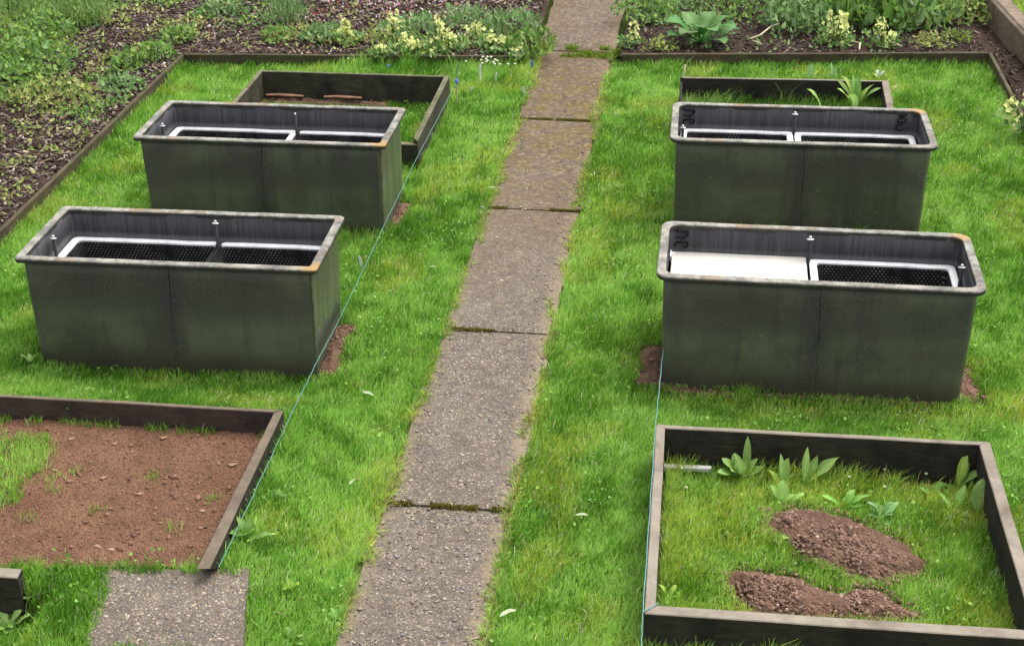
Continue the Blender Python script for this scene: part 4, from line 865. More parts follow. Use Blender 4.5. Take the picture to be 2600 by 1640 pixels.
def cover():
    n = 150000; X = rng.uniform(-6.6, -0.15, n); Y = rng.uniform(2.6, 10.8, n)
    side = (X < EDX - 0.03); back = (Y > back_line(X) + 0.05); k = side | back; X, Y = X[k], Y[k]
    dn = N1.fbm(X, Y, 1.5, 4, 0.6); d2 = N2.fbm(X, Y, 4.0, 3)
    diag = (X - EDX) + 0.0
    dens = 0.95 * sst(-3.9, -4.7, X) * sst(5.4, 6.2, Y) * sst(0.25, 0.45, dn + 0.1)
    dens += 0.85 * sst(0.12, 0.55, 0.9 - np.abs(X + 3.3) * 1.8) * sst(5.1, 5.6, Y) * sst(7.4, 6.9, Y) * sst(0.47, 0.58, d2)
    dens += 0.55 * sst(4.8, 5.4, Y) * sst(6.0, 5.6, Y) * (X < EDX) * sst(0.45, 0.56, dn)
    dens += 0.30 * sst(0.60, 0.68, d2) * (Y < 5.2) + 0.05
    dens += 0.35 * sst(7.0, 7.4, Y) * sst(0.42, 0.6, d2) * (X < -3.0)
    dens += 0.35 * (Y > 7.4) * sst(0.54, 0.66, dn) * (X < -2.2)
    dens += 0.55 * (Y > 8.9) * (X < -3.0) * sst(0.4, 0.55, d2)
    dens += 0.6 * (X > -2.4) * (Y > 7.4) * (Y < 7.9) * sst(0.35, 0.5, d2)
    bare = sst(0.45, 0.15, np.hypot((X + 3.85) / 1.0, (Y - 6.55) / 0.8)); dens *= 1 - 0.9 * bare
    dens *= np.where((X < EDX) & (Y > 5.4) & (X < -3.9), 1.0, 0.68)
    k = rng.random(len(X)) < dens; X, Y = X[k], Y[k]; n = len(X)
    dense = sst(-3.9, -4.7, X) * sst(5.4, 6.2, Y)
    Z = 0.10 + bed_h(X, Y) + (0.03 + 0.22 * dense * N3.fbm(X, Y, 2.5)) * rng.random(n)
    C = np.where((N4.fbm(X, Y, 1.7) > 0.5)[:, None], pick(GREENS, n), pick(YGREEN, n))
    tag(leaves('ground_cover', X, Y, Z, 0.022 + 0.030 * rng.random(n), 0.013 + 0.016 * rng.random(n), C, 'low green weeds spreading over the left and back borders', 'weeds', 0.45), kind='stuff')
    n = 30000; X = rng.uniform(0.75, 4.4, n); Y = rng.uniform(5.0, 10.8, n)
    k = ((X < EDXR) & (Y > BACKR(X) + 0.08)) & (X < WALL_X(Y) - 0.04); X, Y = X[k], Y[k]
    d2 = N2.fbm(X, Y, 3.5, 3); dens = 0.12 * sst(0.5, 0.6, d2) + 0.85 * sst(8.1, 8.6, Y + 0.5 * (d2 - 0.5)) + 0.02
    dens *= 1 - 0.8 * sst(3.0, 3.3, X) * sst(8.9, 8.3, Y)
    k = rng.random(len(X)) < dens; X, Y = X[k], Y[k]; n = len(X)
    Z = 0.09 + bed_h(X, Y) + (0.03 + 0.26 * sst(8.2, 8.9, Y) * N3.fbm(X, Y, 3)) * rng.random(n)
    C = np.where((N4.fbm(X, Y, 2.2) > 0.52)[:, None], pick(BGREEN, n), pick(GREENS, n)) * 0.9
    tag(leaves('ground_cover', X, Y, Z, 0.03 + 0.04 * rng.random(n), 0.014 + 0.018 * rng.random(n), C, 'mixed green foliage filling the right border', 'weeds', 0.6), kind='stuff')
    # dry stems and straw lying about
    n = 2600; X = rng.uniform(-6, -0.3, n); Y = rng.uniform(2.8, 10, n); k = (X < EDX - 0.05) | (Y > back_line(X) + 0.08); X, Y = X[k], Y[k]; n = len(X)
    asp = np.c_[6 + 8 * rng.random(n), np.full(n, 0.5), np.full(n, 0.4)]
    bits('dry_stems', X, Y, 0.10 + bed_h(X, Y), 0.006 + 0.005 * rng.random(n), asp, pick([(0.30, 0.235, 0.13), (0.22, 0.16, 0.09), (0.16, 0.11, 0.07), (0.36, 0.31, 0.2)], n), CHIP, 'dry straw and dead stems scattered over the borders', 'straw', 0.2)
    # petals of the low pink and white bedding
    n = 1500; X = rng.uniform(-2.2, -0.2, n); Y = rng.uniform(7.9, 9.4, n); k = N1.fbm(X, Y, 3.0, 3) > 0.47; X, Y = X[k], Y[k]; n = len(X)
    C = pick([(0.55, 0.52, 0.50), (0.60, 0.42, 0.45), (0.45, 0.10, 0.22), (0.50, 0.22, 0.40), (0.40, 0.045, 0.03), (0.62, 0.58, 0.55)], n, 0.15)
    leaves('bedding_flowers', X, Y, 0.10 + bed_h(X, Y) + 0.05 * rng.random(n), 0.016 + 0.014 * rng.random(n), 0.014 + 0.012 * rng.random(n), C, 'tiny pink, white and red bedding flowers over the dark soil', 'flowers', 0.2, mat=PETAL)
cover()

# ------------------------------------------------------------------ single plants
def ribbon_leaf(mb, base, head, pitch, L, Wd, col, curl=0.8, wmax=0.5, n=8, lobes=0.0, fold=0.16, stalk=0.0):
    """one broad leaf: rises at 'pitch', bends over by 'curl', widest at wmax of its length"""
    h = np.array([math.cos(head), math.sin(head), 0]); s_ = np.array([-math.sin(head), math.cos(head), 0]); p = np.array(base, float); V = []; Fc = []; C = []; ph = random.random() * 6; tw = random.uniform(-0.5, 0.5)
    if stalk:
        mb.tube([p, p + (h * math.cos(pitch) + np.array([0, 0, math.sin(pitch)])) * stalk], max(0.002, Wd * 0.05), 5, tuple(c * 1.2 for c in col)); p = p + (h * math.cos(pitch) + np.array([0, 0, math.sin(pitch)])) * stalk
    for k in range(n + 1):
        t = k / n; a = pitch - curl * t * t; h = np.array([math.cos(head + tw * t), math.sin(head + tw * t), 0]); s_ = np.array([-h[1], h[0], 0]); d = h * math.cos(a) + np.array([0, 0, math.sin(a)]); up = -h * math.sin(a) + np.array([0, 0, math.cos(a)])
        q = t / wmax if t < wmax else 1 - (t - wmax) / (1 - wmax)
        wdt = Wd * 0.5 * (math.sin(math.pi / 2 * max(0, q)) ** 0.8) * (1 + (lobes * (1 if k % 2 else -1))) + 0.0008
        for sg, ff in ((-1, 1), (-0.5, 0.42), (0, 0), (0.5, 0.42), (1, 1)):
            V.append(p + s_ * wdt * sg + up * (wdt * fold * ff + abs(sg) * Wd * 0.07 * math.sin(t * 9 + sg * 2 + ph))); C.append(tuple(c * (1.22 if sg == 0 else 1.0) * (0.92 + 0.16 * random.random()) for c in col))
        p = p + d * (L / n)
    for k in range(n):
        for q in range(4): b = k * 5 + q; Fc.append((b, b + 1, b + 6, b + 5))
    mb.add(V, Fc, C)
def leafy(name, label, cat, p, specs, group=None, col=(0.13, 0.24, 0.085), lobes=0.0, part='leaf'):
    """a small plant: every broad leaf a part of its own"""
    t = empty(name, p, 0, label, cat, group)
    for (hd, pitch, L, Wd, curl, *rest) in specs:
        mb = MB(); c = rest[0] if rest else col; v = random.uniform(0.8, 1.2)
        ribbon_leaf(mb, (random.uniform(-0.012, 0.012), random.uniform(-0.012, 0.012), 0), math.radians(hd + random.uniform(-12, 12)), math.radians(pitch), L * 0.95, Wd * 1.08, tuple(q * v for q in c), curl, lobes=lobes, stalk=L * 0.15)
        mb.build(part, LEAF, t, smooth=True)
    return t
def rnd_specs(n, L, Wd, pitch=(20, 75), curl=(0.2, 1.2), col=None):
    a0 = random.uniform(0, 360)
    return [(a0 + 360 * k / n + random.uniform(-25, 25), random.uniform(*pitch), L * random.uniform(0.7, 1.15), Wd * random.uniform(0.75, 1.15), random.uniform(*curl)) + ((col,) if col else ()) for k in range(n)]
PALE = (0.31, 0.49, 0.135); MID = (0.20, 0.39, 0.08); LIME = (0.38, 0.52, 0.09); BLUEG = (0.25, 0.44, 0.17)
g8 = lambda a, b: gat(1600 + a / 2.408, 1040 + b / 2.408)
GF = 'young broad leaved seedlings in the lower right bed'
leafy('broadleaf_plant', 'pale leafy clump with one tall leaf near the back board of the lower right bed', 'plant', g8(690, 425), [(180, 55, 0.13, 0.06, 1.0), (140, 65, 0.12, 0.055, 0.8), (200, 35, 0.12, 0.06, 0.9), (90, 86, 0.20, 0.034, 0.1), (0, 45, 0.11, 0.045, 0.6), (30, 60, 0.11, 0.045, 0.7), (250, 75, 0.14, 0.05, 0.2), (160, 75, 0.13, 0.05, 0.6), (225, 55, 0.12, 0.055, 0.9)], GF, PALE)
leafy('broadleaf_plant', 'seedling with narrow upright leaves, left neighbour of the large oval leaf', 'plant', g8(925, 475), [(110, 80, 0.15, 0.026, 0.2), (60, 72, 0.13, 0.045, 0.3), (150, 55, 0.09, 0.03, 0.8, LIME), (30, 60, 0.08, 0.03, 0.4)], GF, PALE)
leafy('broadleaf_plant', 'seedling with one spear leaf and one large oval leaf leaning right', 'plant', g8(1065, 460), [(90, 84, 0.18, 0.030, 0.1), (25, 47, 0.18, 0.066, 0.25), (50, 62, 0.13, 0.036, 0.2), (-30, 60, 0.07, 0.03, 0.5)], GF, PALE)
leafy('broadleaf_plant', 'small pair of upright leaves against the middle of the back board', 'plant', g8(1435, 370), [(110, 80, 0.115, 0.026, 0.3), (60, 72, 0.09, 0.032, 0.3), (20, 20, 0.07, 0.03, 0.2)], GF, BLUEG)
leafy('broadleaf_plant', 'seedling of rounded pale leaves above the tip of the dug soil', 'plant', g8(920, 575), [(80, 80, 0.11, 0.05, 0.6), (150, 60, 0.09, 0.045, 0.4), (10, 25, 0.10, 0.03, 0.3), (40, 30, 0.08, 0.03, 0.4)], GF, PALE)
leafy('broadleaf_plant', 'low fan of leaves at the upper right edge of the larger dug patch', 'plant', g8(1310, 590), [(20, 45, 0.11, 0.036, 0.7), (60, 50, 0.09, 0.034, 0.9), (170, 35, 0.10, 0.034, 0.5), (-20, 25, 0.09, 0.03, 0.4), (200, 15, 0.08, 0.03, 0.2)], GF, MID)
leafy('broadleaf_plant', 'grey green tuft just right of the larger dug patch', 'plant', g8(1540, 675), rnd_specs(9, 0.10, 0.034, (25, 75), (0.6, 1.4)), GF, BLUEG)
leafy('broadleaf_plant', 'seedling with a leaf and a pale bud near the back right corner', 'plant', g8(1990, 490), [(45, 62, 0.13, 0.050, 0.3), (180, 25, 0.08, 0.034, 0.3), (60, 75, 0.17, 0.04, 0.7, LIME), (10, 55, 0.15, 0.045, 0.9, PALE)], GF, MID)
leafy('broadleaf_plant', 'open seedling of three long leaves, below the pale bud', 'plant', g8(1960, 645), [(40, 50, 0.14, 0.036, 0.4), (130, 55, 0.11, 0.030, 0.4), (180, 10, 0.09, 0.03, 0.2, LIME), (0, 8, 0.09, 0.03, 0.2, LIME)], GF, MID)
leafy('broadleaf_plant', 'single large upright oval leaf beside the right hand board', 'plant', g8(2112, 665), [(80, 74, 0.17, 0.075, 0.25)], GF, PALE)
leafy('broadleaf_plant', 'tiny seedling with two round leaves left of the pale bud', 'plant', g8(1860, 535), [(60, 60, 0.07, 0.036, 0.5), (150, 40, 0.07, 0.03, 0.5), (240, 20, 0.05, 0.03, 0.4)], GF, MID)
leafy('broadleaf_plant', 'pale rounded leaf at the right end of the smaller dug patch', 'plant', g8(2165, 1055), [(20, 28, 0.10, 0.055, 0.4)], GF, (0.36, 0.44, 0.25))
leafy('broadleaf_plant', 'pale leaf at the left edge of the larger dug patch', 'plant', g8(835, 820), [(20, 22, 0.09, 0.036, 0.4)], GF, PALE)
leafy('broadleaf_plant', 'yellowish star of leaves in the near left corner of the frame', 'plant', g8(260, 1165), rnd_specs(6, 0.08, 0.022, (15, 60), (0.3, 1.0)), GF, LIME)
leafy('broadleaf_plant', 'small weed outside the near board of the lower right frame', 'plant', at(1905, 1625, 0), rnd_specs(6, 0.09, 0.035, (35, 75), (0.4, 1.0)), None, MID)
# plants in and behind the back right bed
g3 = lambda a, b, z=0.0: at(1700 + a / 2.6756, b / 2.6756, z)
leafy('broadleaf_plant', 'lush tuft of arching leaves inside the back right frame', 'plant', np.array([*at(2172, 252, 0.13)[:2], 0.0]), [(170, 76, 0.27, 0.07, 1.1), (200, 68, 0.25, 0.07, 0.9), (110, 84, 0.29, 0.05, 0.8, MID), (70, 84, 0.28, 0.05, 0.7, MID), (20, 72, 0.25, 0.065, 0.9), (-10, 64, 0.27, 0.065, 0.9), (230, 70, 0.24, 0.065, 0.9), (150, 84, 0.30, 0.055, 1.3, LIME), (0, 78, 0.22, 0.055, 0.7, LIME)], None, PALE)
leafy('broadleaf_plant', 'pale two leaved seedling left of the lush tuft in the back right frame', 'plant', np.array([*at(2092, 254, 0.13)[:2], 0.0]), [(170, 74, 0.23, 0.065, 1.2), (20, 40, 0.11, 0.04, 0.9)], None, PALE)
leafy('broadleaf_plant', 'broad pale upright leaf behind the back right frame, leftmost of three', 'plant', g3(962, 545), [(100, 82, 0.12, 0.055, 0.3), (20, 50, 0.09, 0.025, 0.5, LIME)], None, BLUEG)
leafy('broadleaf_plant', 'forked pair of blue green leaves behind the back right frame', 'plant', g3(1108, 548), [(120, 74, 0.13, 0.028, 0.2), (50, 74, 0.10, 0.03, 0.2)], None, BLUEG)
leafy('broadleaf_plant', 'small flat topped seedling behind the frame corner', 'plant', g3(1410, 545), [(140, 50, 0.07, 0.022, 0.8), (90, 70, 0.08, 0.028, 1.3, (0.5, 0.56, 0.44)), (20, 60, 0.09, 0.028, 1.3, (0.5, 0.56, 0.44))], None, LIME)
leafy('broadleaf_plant', 'lone pale oval leaf standing in the lawn near the back edging', 'plant', g3(1512, 440), [(90, 84, 0.105, 0.05, 0.15)], None, (0.33, 0.44, 0.27))
leafy('broadleaf_plant', 'pale yellow leaf bending over the right side of the back right frame', 'plant', g3(1490, 640), [(20, 50, 0.10, 0.04, 1.4)], None, (0.40, 0.42, 0.16))
# weeds in the left lawn
g7 = lambda a, b: gat(a / 2.301, 980 + b / 2.301)
GW = 'bright weeds growing in the left lawn'
leafy('lawn_weed', 'largest bright weed in the lawn beside the red soil bed', 'weed', g7(1450, 905), rnd_specs(8, 0.10, 0.045, (25, 80), (0.4, 1.2)) + rnd_specs(5, 0.12, 0.012, (15, 40), (0.2, 0.8), LIME), GW, (0.19, 0.33, 0.085), 0.12)
leafy('lawn_weed', 'small pale weed in the lawn right of the red soil bed corner', 'weed', g7(1615, 655), rnd_specs(7, 0.055, 0.026, (20, 70), (0.3, 1.0)), GW, PALE, 0.1)
leafy('lawn_weed', 'weed in the grass right of the concrete slab', 'weed', g7(1700, 1195), rnd_specs(7, 0.055, 0.026, (20, 70), (0.3, 1.0)), GW, LIME, 0.1)
leafy('lawn_weed', 'weed between the corner bed and the concrete slab', 'weed', g7(222, 1215), rnd_specs(8, 0.06, 0.03, (20, 70), (0.3, 1.0)), GW, (0.2, 0.33, 0.09), 0.1)
leafy('lawn_weed', 'weed at the lower left edge of the picture, under the corner bed', 'weed', g7(60, 1410), rnd_specs(8, 0.08, 0.034, (20, 70), (0.3, 1.0)), GW, PALE, 0.1)
leafy('lawn_weed', 'bright weed at the bottom of the lawn between slab and path', 'weed', g7(1710, 1492), rnd_specs(9, 0.065, 0.032, (20, 70), (0.3, 1.0)), GW, (0.2, 0.34, 0.08), 0.1)
leafy('lawn_weed', 'weed hugging the left edge of the path, near the bottom', 'weed', g7(1975, 1370), rnd_specs(7, 0.06, 0.028, (20, 70), (0.3, 1.0)), GW, MID, 0.1)
leafy('lawn_weed', 'little seedling at the front left foot of the front left trough', 'weed', at(78, 920), rnd_specs(5, 0.06, 0.022, (35, 75), (0.3, 0.9)), GW, PALE)
# fallen pale leaves on the lawn
FL = [(921, 1012, 0.085, 'narrow pale leaf lying in the lawn left of the path'), (1494, 1328, 0.06, 'pale yellow leaf lying in the lawn right of the path joint'), (1312, 1570, 0.085, 'pale leaf lying beside the right edge of the path, low in view'),
      (887, 1250, 0.05, 'short pale leaf on the lawn left of the lowest path joint'), (1240, 492, 0.05, 'small white leaf at the left path edge, upper end'), (1110, 695, 0.05, 'faint pale blade on the lawn right of the front left trough')]
for (a, b, L, lab) in FL:
    t = MB(); ribbon_leaf(t, (0, 0, 0.045), random.uniform(0, 6.28), 0.25, L, L * 0.28, (0.42, 0.50, 0.30), 0.6)
    o = t.build('fallen_leaf', LEAF, smooth=True); o.location = tuple(gat(a, b)); tag(o, lab, 'leaf', 'pale leaves lying on the lawn')

# yellow flowering plants
def flower_plant(x_, top, base, spread, dense, label, group='pale yellow flowering plants in the borders', col=(0.82, 0.82, 0.36)):
    p = at(x_, base, 0.08); sc = 300.0; H = max(0.14, 1.5 * (base - top) / sc); R = spread / 250.0; dense = int(dense * 1.15)
    t = empty('yellow_flower', p, 0, label, 'flower', group)
    st = MB(); fl = MB(); lf_n = 0
    ns = max(2, int(3 + dense / 25))
    tips = []
    for k in range(ns):
        a = random.uniform(0, 6.28); r = R * random.uniform(0, 0.7); hh = H * random.uniform(0.6, 1.0) * (1.0 - 0.35 * r / max(R, 1e-3))
        st.tube([(r * 0.2 * math.cos(a), r * 0.2 * math.sin(a), 0), (r * 0.7 * math.cos(a), r * 0.7 * math.sin(a), hh * 0.6), (r * math.cos(a), r * math.sin(a), hh)], [0.005, 0.004, 0.003], 5, (0.14, 0.22, 0.07)); tips.append((r * math.cos(a), r * math.sin(a), hh))
    for k in range(dense):
        x, y, z = random.choice(tips); f = random.random() ** 1.3; s_ = 0.35 + 0.65 * f
        c = np.array([x * (1 - 0.3 * f) + random.gauss(0, 0.012 + 0.028 * f), y * (1 - 0.3 * f) + random.gauss(0, 0.012 + 0.028 * f), z - f * H * 0.55])
        v = random.uniform(0.75, 1.2); cc = tuple(q * v for q in col)
        rad = random.uniform(0.015, 0.025)
        a0 = random.uniform(0, 6.28); nrm = Vector((random.gauss(0, 0.7), random.gauss(-0.4, 0.7), 0.7)).normalized(); e1 = nrm.orthogonal().normalized(); e2 = nrm.cross(e1)
        V = [Vector(c)]; Fc = []
        for q in range(8):
            an = a0 + q * math.pi / 4; rr = rad * (1.0 if q % 2 == 0 else 0.62); V.append(Vector(c) + (e1 * math.cos(an) + e2 * math.sin(an)) * rr + nrm * rad * 0.35)
        for q in range(8): Fc.append((0, 1 + q, 1 + (q + 1) % 8))
        fl.add(V, Fc, [(cc[0] * 0.72, cc[1] * 0.85, cc[2] * 0.8)] + [cc] * 8)
    st.build('stem', LEAF, t); fl.build('blossom', PETAL, t)
    n = int(50 + dense * 0.9); r = R * 1.25 * np.sqrt(rng.random(n)); a = rng.random(n) * 6.28
    leaves('foliage', r * np.cos(a), r * np.sin(a), H * 0.55 * rng.random(n) * (1 - 0.5 * r / (R * 1.25)), 0.035 + 0.04 * rng.random(n), 0.016 + 0.014 * rng.random(n), pick(GREENS + BGREEN, n), None, None, 0.5, t, None)
    return t
YF = [(886, 55, 114, 26, 70, 'tall dense cone of yellow blossom at the left end of the flower row'), (1003, 42, 108, 34, 44, 'tallest loose yellow flower spike, second from the left in the row'),
      (1030, 96, 134, 34, 56, 'wide low mound of yellow blossom in front of the tallest spike'), (1106, 68, 128, 38, 34, 'loose airy yellow flowers in the middle of the row'),
      (1142, 88, 130, 24, 50, 'short dense yellow spike in the middle of the row, at the front'), (1208, 64, 118, 28, 56, 'full yellow spike standing clear against dark soil, fourth from the path'),
      (1247, 93, 128, 22, 26, 'small yellow flower cluster right of the full spike'), (1273, 96, 132, 28, 34, 'pale yellow cluster second from the path on its left side'),
      (1062, 106, 130, 18, 16, 'low sprig of yellow flowers between the wide mound and airy flowers'), (1318, 128, 146, 20, 9, 'few yellow flowers in bright leaves, nearest the path on the left'),
      (965, 124, 142, 20, 14, 'low yellow flowers hanging over the back edging board'), (1092, 116, 140, 24, 16, 'low pale flowers drooping over the back edging in mid row'),
      (1601, 68, 118, 20, 22, 'thin yellow flower beside the right edge of the path'), (2116, 38, 114, 36, 110, 'largest yellow flower, leaning cone in the right border'),
      (2237, 62, 118, 34, 48, 'yellow flower with two heads right of the largest cone'), (2594, 255, 330, 40, 50, 'cream yellow plant at the right edge by the wall')]
for a in YF: flower_plant(*a)

# leafy clumps in the borders
def clump(name, label, x_, y_, r, h, n, L, Wd, pal, up=0.7, z=0.08, group=None, stems=6):
    p = at(x_, y_, z + 0.01); t = empty(name, p, 0, label, 'plant', group)
    n = int(n * 0.85); a = rng.random(n) * 6.28; rr = r * np.sqrt(rng.random(n)) * (0.75 + 0.6 * N2(np.cos(a) * 1.5 + x_, np.sin(a) * 1.5, 1.0)); zz = h * rng.random(n) ** 0.8 * np.sqrt(np.clip(1 - (rr / r) ** 2 * 0.8, 0.12, 1)) * (0.75 + 0.5 * N1(rr * np.cos(a) + x_, rr * np.sin(a), 9))
    leaves('foliage', rr * np.cos(a), rr * np.sin(a), zz, L * (0.6 + 0.8 * rng.random(n)), Wd * (0.6 + 0.8 * rng.random(n)), pick(pal, n), None, None, up, t, None)
    mb = MB()
    for k in range(stems):
        b = random.uniform(0, 6.28); q = r * random.uniform(0.2, 0.8)
        mb.tube([(q * 0.2 * math.cos(b), q * 0.2 * math.sin(b), -0.02), (q * 0.6 * math.cos(b), q * 0.6 * math.sin(b), h * 0.5), (q * math.cos(b), q * math.sin(b), h * random.uniform(0.6, 0.95))], [0.004, 0.003, 0.002], 5, (0.15, 0.19, 0.07))
    mb.build('stems', LEAF, t); return t
FEA = [(0.17, 0.32, 0.075), (0.12, 0.24, 0.055), (0.24, 0.38, 0.12), (0.28, 0.38, 0.10)]
GB = 'leafy plants in the borders'
clump('fern_clump', 'feathery green clump at the upper left corner of the picture', 20, 60, 0.34, 0.42, 900, 0.10, 0.010, FEA, 0.9, group=GB)
clump('fern_clump', 'feathery clump right of the dark gap at the upper left', 150, 70, 0.30, 0.36, 800, 0.10, 0.010, FEA, 0.9, group=GB)
clump('fern_clump', 'feathery clump thinning out at the top of the left border', 225, 60, 0.28, 0.30, 620, 0.10, 0.010, FEA, 0.9, group=GB)
clump('weed_clump', 'rusty stemmed green clump in the middle of the left weeds', 110, 110, 0.26, 0.28, 520, 0.055, 0.022, GREENS, 0.6, group=GB)
clump('weed_clump', 'dense bright weeds at the left picture edge', 15, 150, 0.36, 0.26, 820, 0.05, 0.026, GREENS, 0.5, group=GB)
clump('weed_clump', 'dense bright weeds left of the bare bark patch', 95, 175, 0.34, 0.22, 800, 0.05, 0.026, GREENS, 0.5, group=GB)
clump('weed_clump', 'dense low weeds at the left edge, below the bare bark patch', 30, 225, 0.34, 0.18, 700, 0.05, 0.024, GREENS, 0.5, group=GB)
clump('weed_clump', 'yellow green weeds below the bare bark patch', 125, 255, 0.34, 0.14, 560, 0.045, 0.022, YGREEN, 0.5, group=GB)
clump('weed_clump', 'bushy weed by the left end of the back edging', 455, 105, 0.16, 0.14, 240, 0.05, 0.024, GREENS, 0.5, group=GB)
clump('weed_clump', 'round leaved weed with a yellow crown beside the side edging', 330, 175, 0.14, 0.13, 200, 0.05, 0.028, GREENS, 0.5, group=GB)
clump('weed_clump', 'weeds leaning over the side edging board near its far end', 395, 150, 0.15, 0.13, 220, 0.05, 0.026, GREENS, 0.5, group=GB)
clump('weed_clump', 'weed patch against the side edging, level with the back left trough', 310, 225, 0.16, 0.10, 240, 0.045, 0.024, BGREEN, 0.4, group=GB)
clump('grass_tuft', 'upright grey green grass tuft at the top of the back border', 730, 62, 0.16, 0.20, 420, 0.13, 0.007, BGREEN, 1.1, group=GB)
clump('weed_clump', 'blue green plant beside the dense yellow cone', 822, 100, 0.17, 0.14, 260, 0.06, 0.026, BGREEN, 0.5, group=GB)
clump('weed_clump', 'green weed behind the back edging, left of the blue green plant', 700, 100, 0.14, 0.10, 170, 0.045, 0.024, GREENS, 0.5, group=GB)
clump('weed_clump', 'small leafy weed at the top of the back border', 575, 35, 0.20, 0.15, 260, 0.05, 0.024, BGREEN, 0.6, group=GB)
clump('weed_clump', 'blue green clump with pink flecks behind the full yellow spike', 1185, 68, 0.22, 0.15, 320, 0.07, 0.020, BGREEN, 0.7, group=GB)
clump('weed_clump', 'blue green clump nearest the path on the left', 1300, 84, 0.26, 0.17, 420, 0.07, 0.020, BGREEN, 0.7, group=GB)
clump('weed_clump', 'bright lime foliage spilling onto the path corner on the left', 1348, 122, 0.22, 0.14, 420, 0.06, 0.018, [(0.15, 0.29, 0.05), (0.11, 0.22, 0.04), (0.22, 0.33, 0.07)], 0.7, group=GB)
clump('weed_clump', 'grey green foliage among the yellow flowers', 1050, 84, 0.24, 0.13, 360, 0.07, 0.018, BGREEN, 0.7, group=GB)
clump('weed_clump', 'leafy plant at the far right edge of the path, top', 1640, 40, 0.28, 0.20, 420, 0.06, 0.024, GREENS, 0.6, group=GB)
clump('weed_clump', 'low lime weed on the back right edging', 1680, 125, 0.14, 0.08, 130, 0.04, 0.02, YGREEN, 0.5, group=GB)
clump('fern_clump', 'feathery grey green foliage left of the largest yellow cone', 2020, 70, 0.34, 0.26, 620, 0.075, 0.030, BGREEN, 0.8, group=GB)
clump('fern_clump', 'tall strappy foliage behind the two headed yellow flower', 2190, 60, 0.34, 0.36, 330, 0.17, 0.045, GREENS, 0.9, group=GB)
clump('fern_clump', 'leafy mass behind the yellow flowers, top of the right border', 2320, 60, 0.34, 0.34, 560, 0.09, 0.036, BGREEN + GREENS, 0.8, group=GB)
clump('weed_clump', 'low spreading yellow green cushion by the back right edging', 2368, 112, 0.18, 0.07, 240, 0.035, 0.018, YGREEN, 0.4, group=GB)
clump('weed_clump', 'small lime cushion near the foot of the brown wall', 2430, 98, 0.12, 0.07, 150, 0.035, 0.018, [(0.2, 0.28, 0.05), (0.15, 0.24, 0.04)], 0.4, group=GB)
clump('weed_clump', 'green foliage filling the corner beside the brown wall', 2440, 45, 0.30, 0.22, 560, 0.06, 0.024, GREENS + YGREEN, 0.6, group=GB)
# big lobed leaves
t = empty('big_leaf_plant', at(1775, 112, 0.07), 0, 'large plant with broad lobed drooping leaves in the right border', 'plant')
for (hd, pi, L, Wd, cu) in [(200, 50, 0.26, 0.15, 1.5), (245, 42, 0.24, 0.19, 1.5), (295, 50, 0.22, 0.18, 1.6), (340, 45, 0.26, 0.18, 1.5), (20, 52, 0.24, 0.15, 1.3), (70, 45, 0.24, 0.15, 1.0), (120, 48, 0.24, 0.15, 1.2), (275, 60, 0.20, 0.16, 1.9), (222, 30, 0.25, 0.16, 1.1), (315, 25, 0.24, 0.16, 1.0), (165, 45, 0.24, 0.15, 1.3), (5, 28, 0.24, 0.15, 1.0)]:
    mb = MB(); ribbon_leaf(mb, (0, 0, 0), math.radians(hd), math.radians(pi), L, Wd, (0.12 * random.uniform(.8, 1.2), 0.25 * random.uniform(.85, 1.15), 0.07), cu, 0.4, 12, 0.14, 0.2, 0.13); mb.build('leaf', LEAF, t, smooth=True)
# pale dead stems in the right border
for pts, lab in (([(1905, 99), (1930, 90), (1955, 70), (1978, 60)], 'pale bent dead stalk lying left of the largest yellow cone'), ([(1912, 104), (1934, 112)], 'short pale stick below the bent stalk'),
                 ([(1885, 42), (1895, 18)], 'pale upright stalk at the top of the right border'), ([(2262, 108), (2288, 117)], 'pale twig on the soil right of the two headed flower'), ([(2160, 105), (2184, 110), (2182, 126)], 'brown bent twig right of the largest yellow cone')):
    mb = MB(); mb.tube([tuple(at(a, b, 0.12 + 0.02 * i)) for i, (a, b) in enumerate(pts)], 0.007, 6); tag(mb.build('dead_stalk', CANE), lab, 'stalk', 'pale dead stalks in the right border')

# daisies
def daisy(p, label, group, h=0.09, r=0.0115, c=(0.72, 0.72, 0.62)):
    t = empty('daisy', p, 0, label, 'flower', group); mb = MB(); dx, dy = random.gauss(0, .01), random.gauss(0, .01)
    mb.tube([(0, 0, 0), (dx, dy, h)], 0.0018, 4, (0.14, 0.24, 0.07)); mb.build('stem', LEAF, t)
    mb = MB(); mb.ball((dx, dy, h), r, c, sq=0.6); mb.build('flower_head', PETAL, t)
D1 = 'white daisies in the grass by the path, near the blue tag'
for a, b in ((1224, 172), (1230, 164), (1236, 170), (1242, 163), (1238, 177), (1246, 173), (1252, 178), (1256, 172), (1262, 175), (1258, 183), (1265, 183), (1250, 165), (1227, 180)):
    daisy(at(a, b + 14), 'small white daisy in the cluster of daisies by the path', D1, 0.11)
D2 = 'white daisies inside the old mossy bed frame'
for a, b in ((1060, 226), (1052, 232), (1099, 234), (1104, 242), (944, 234), (938, 235), (1046, 230), (1010, 243)):
    daisy(at(a, b + 8), 'small white daisy inside the old mossy bed frame', D2, 0.08)
D3 = 'pale flowers dotted in the lower right bed'
for a, b in ((290, 400), (335, 520), (1320, 450), (1690, 335), (2260, 930), (1350, 330), (1540, 410), (1540, 520), (1800, 440)):
    daisy(g8(a, b + 20), 'little pale flower dotted in the grass of the lower right bed', D3, 0.06, 0.008, (0.55, 0.60, 0.36))
D4 = 'white specks of flower below the back left edging'
for a, b in ((752, 146), (771, 149), (790, 152), (840, 151), (862, 150), (886, 163), (1180, 170), (1290, 178), (1310, 176)):
    daisy(at(a, b + 10), 'white speck of a flower in the long grass below the back left edging', D4, 0.08)

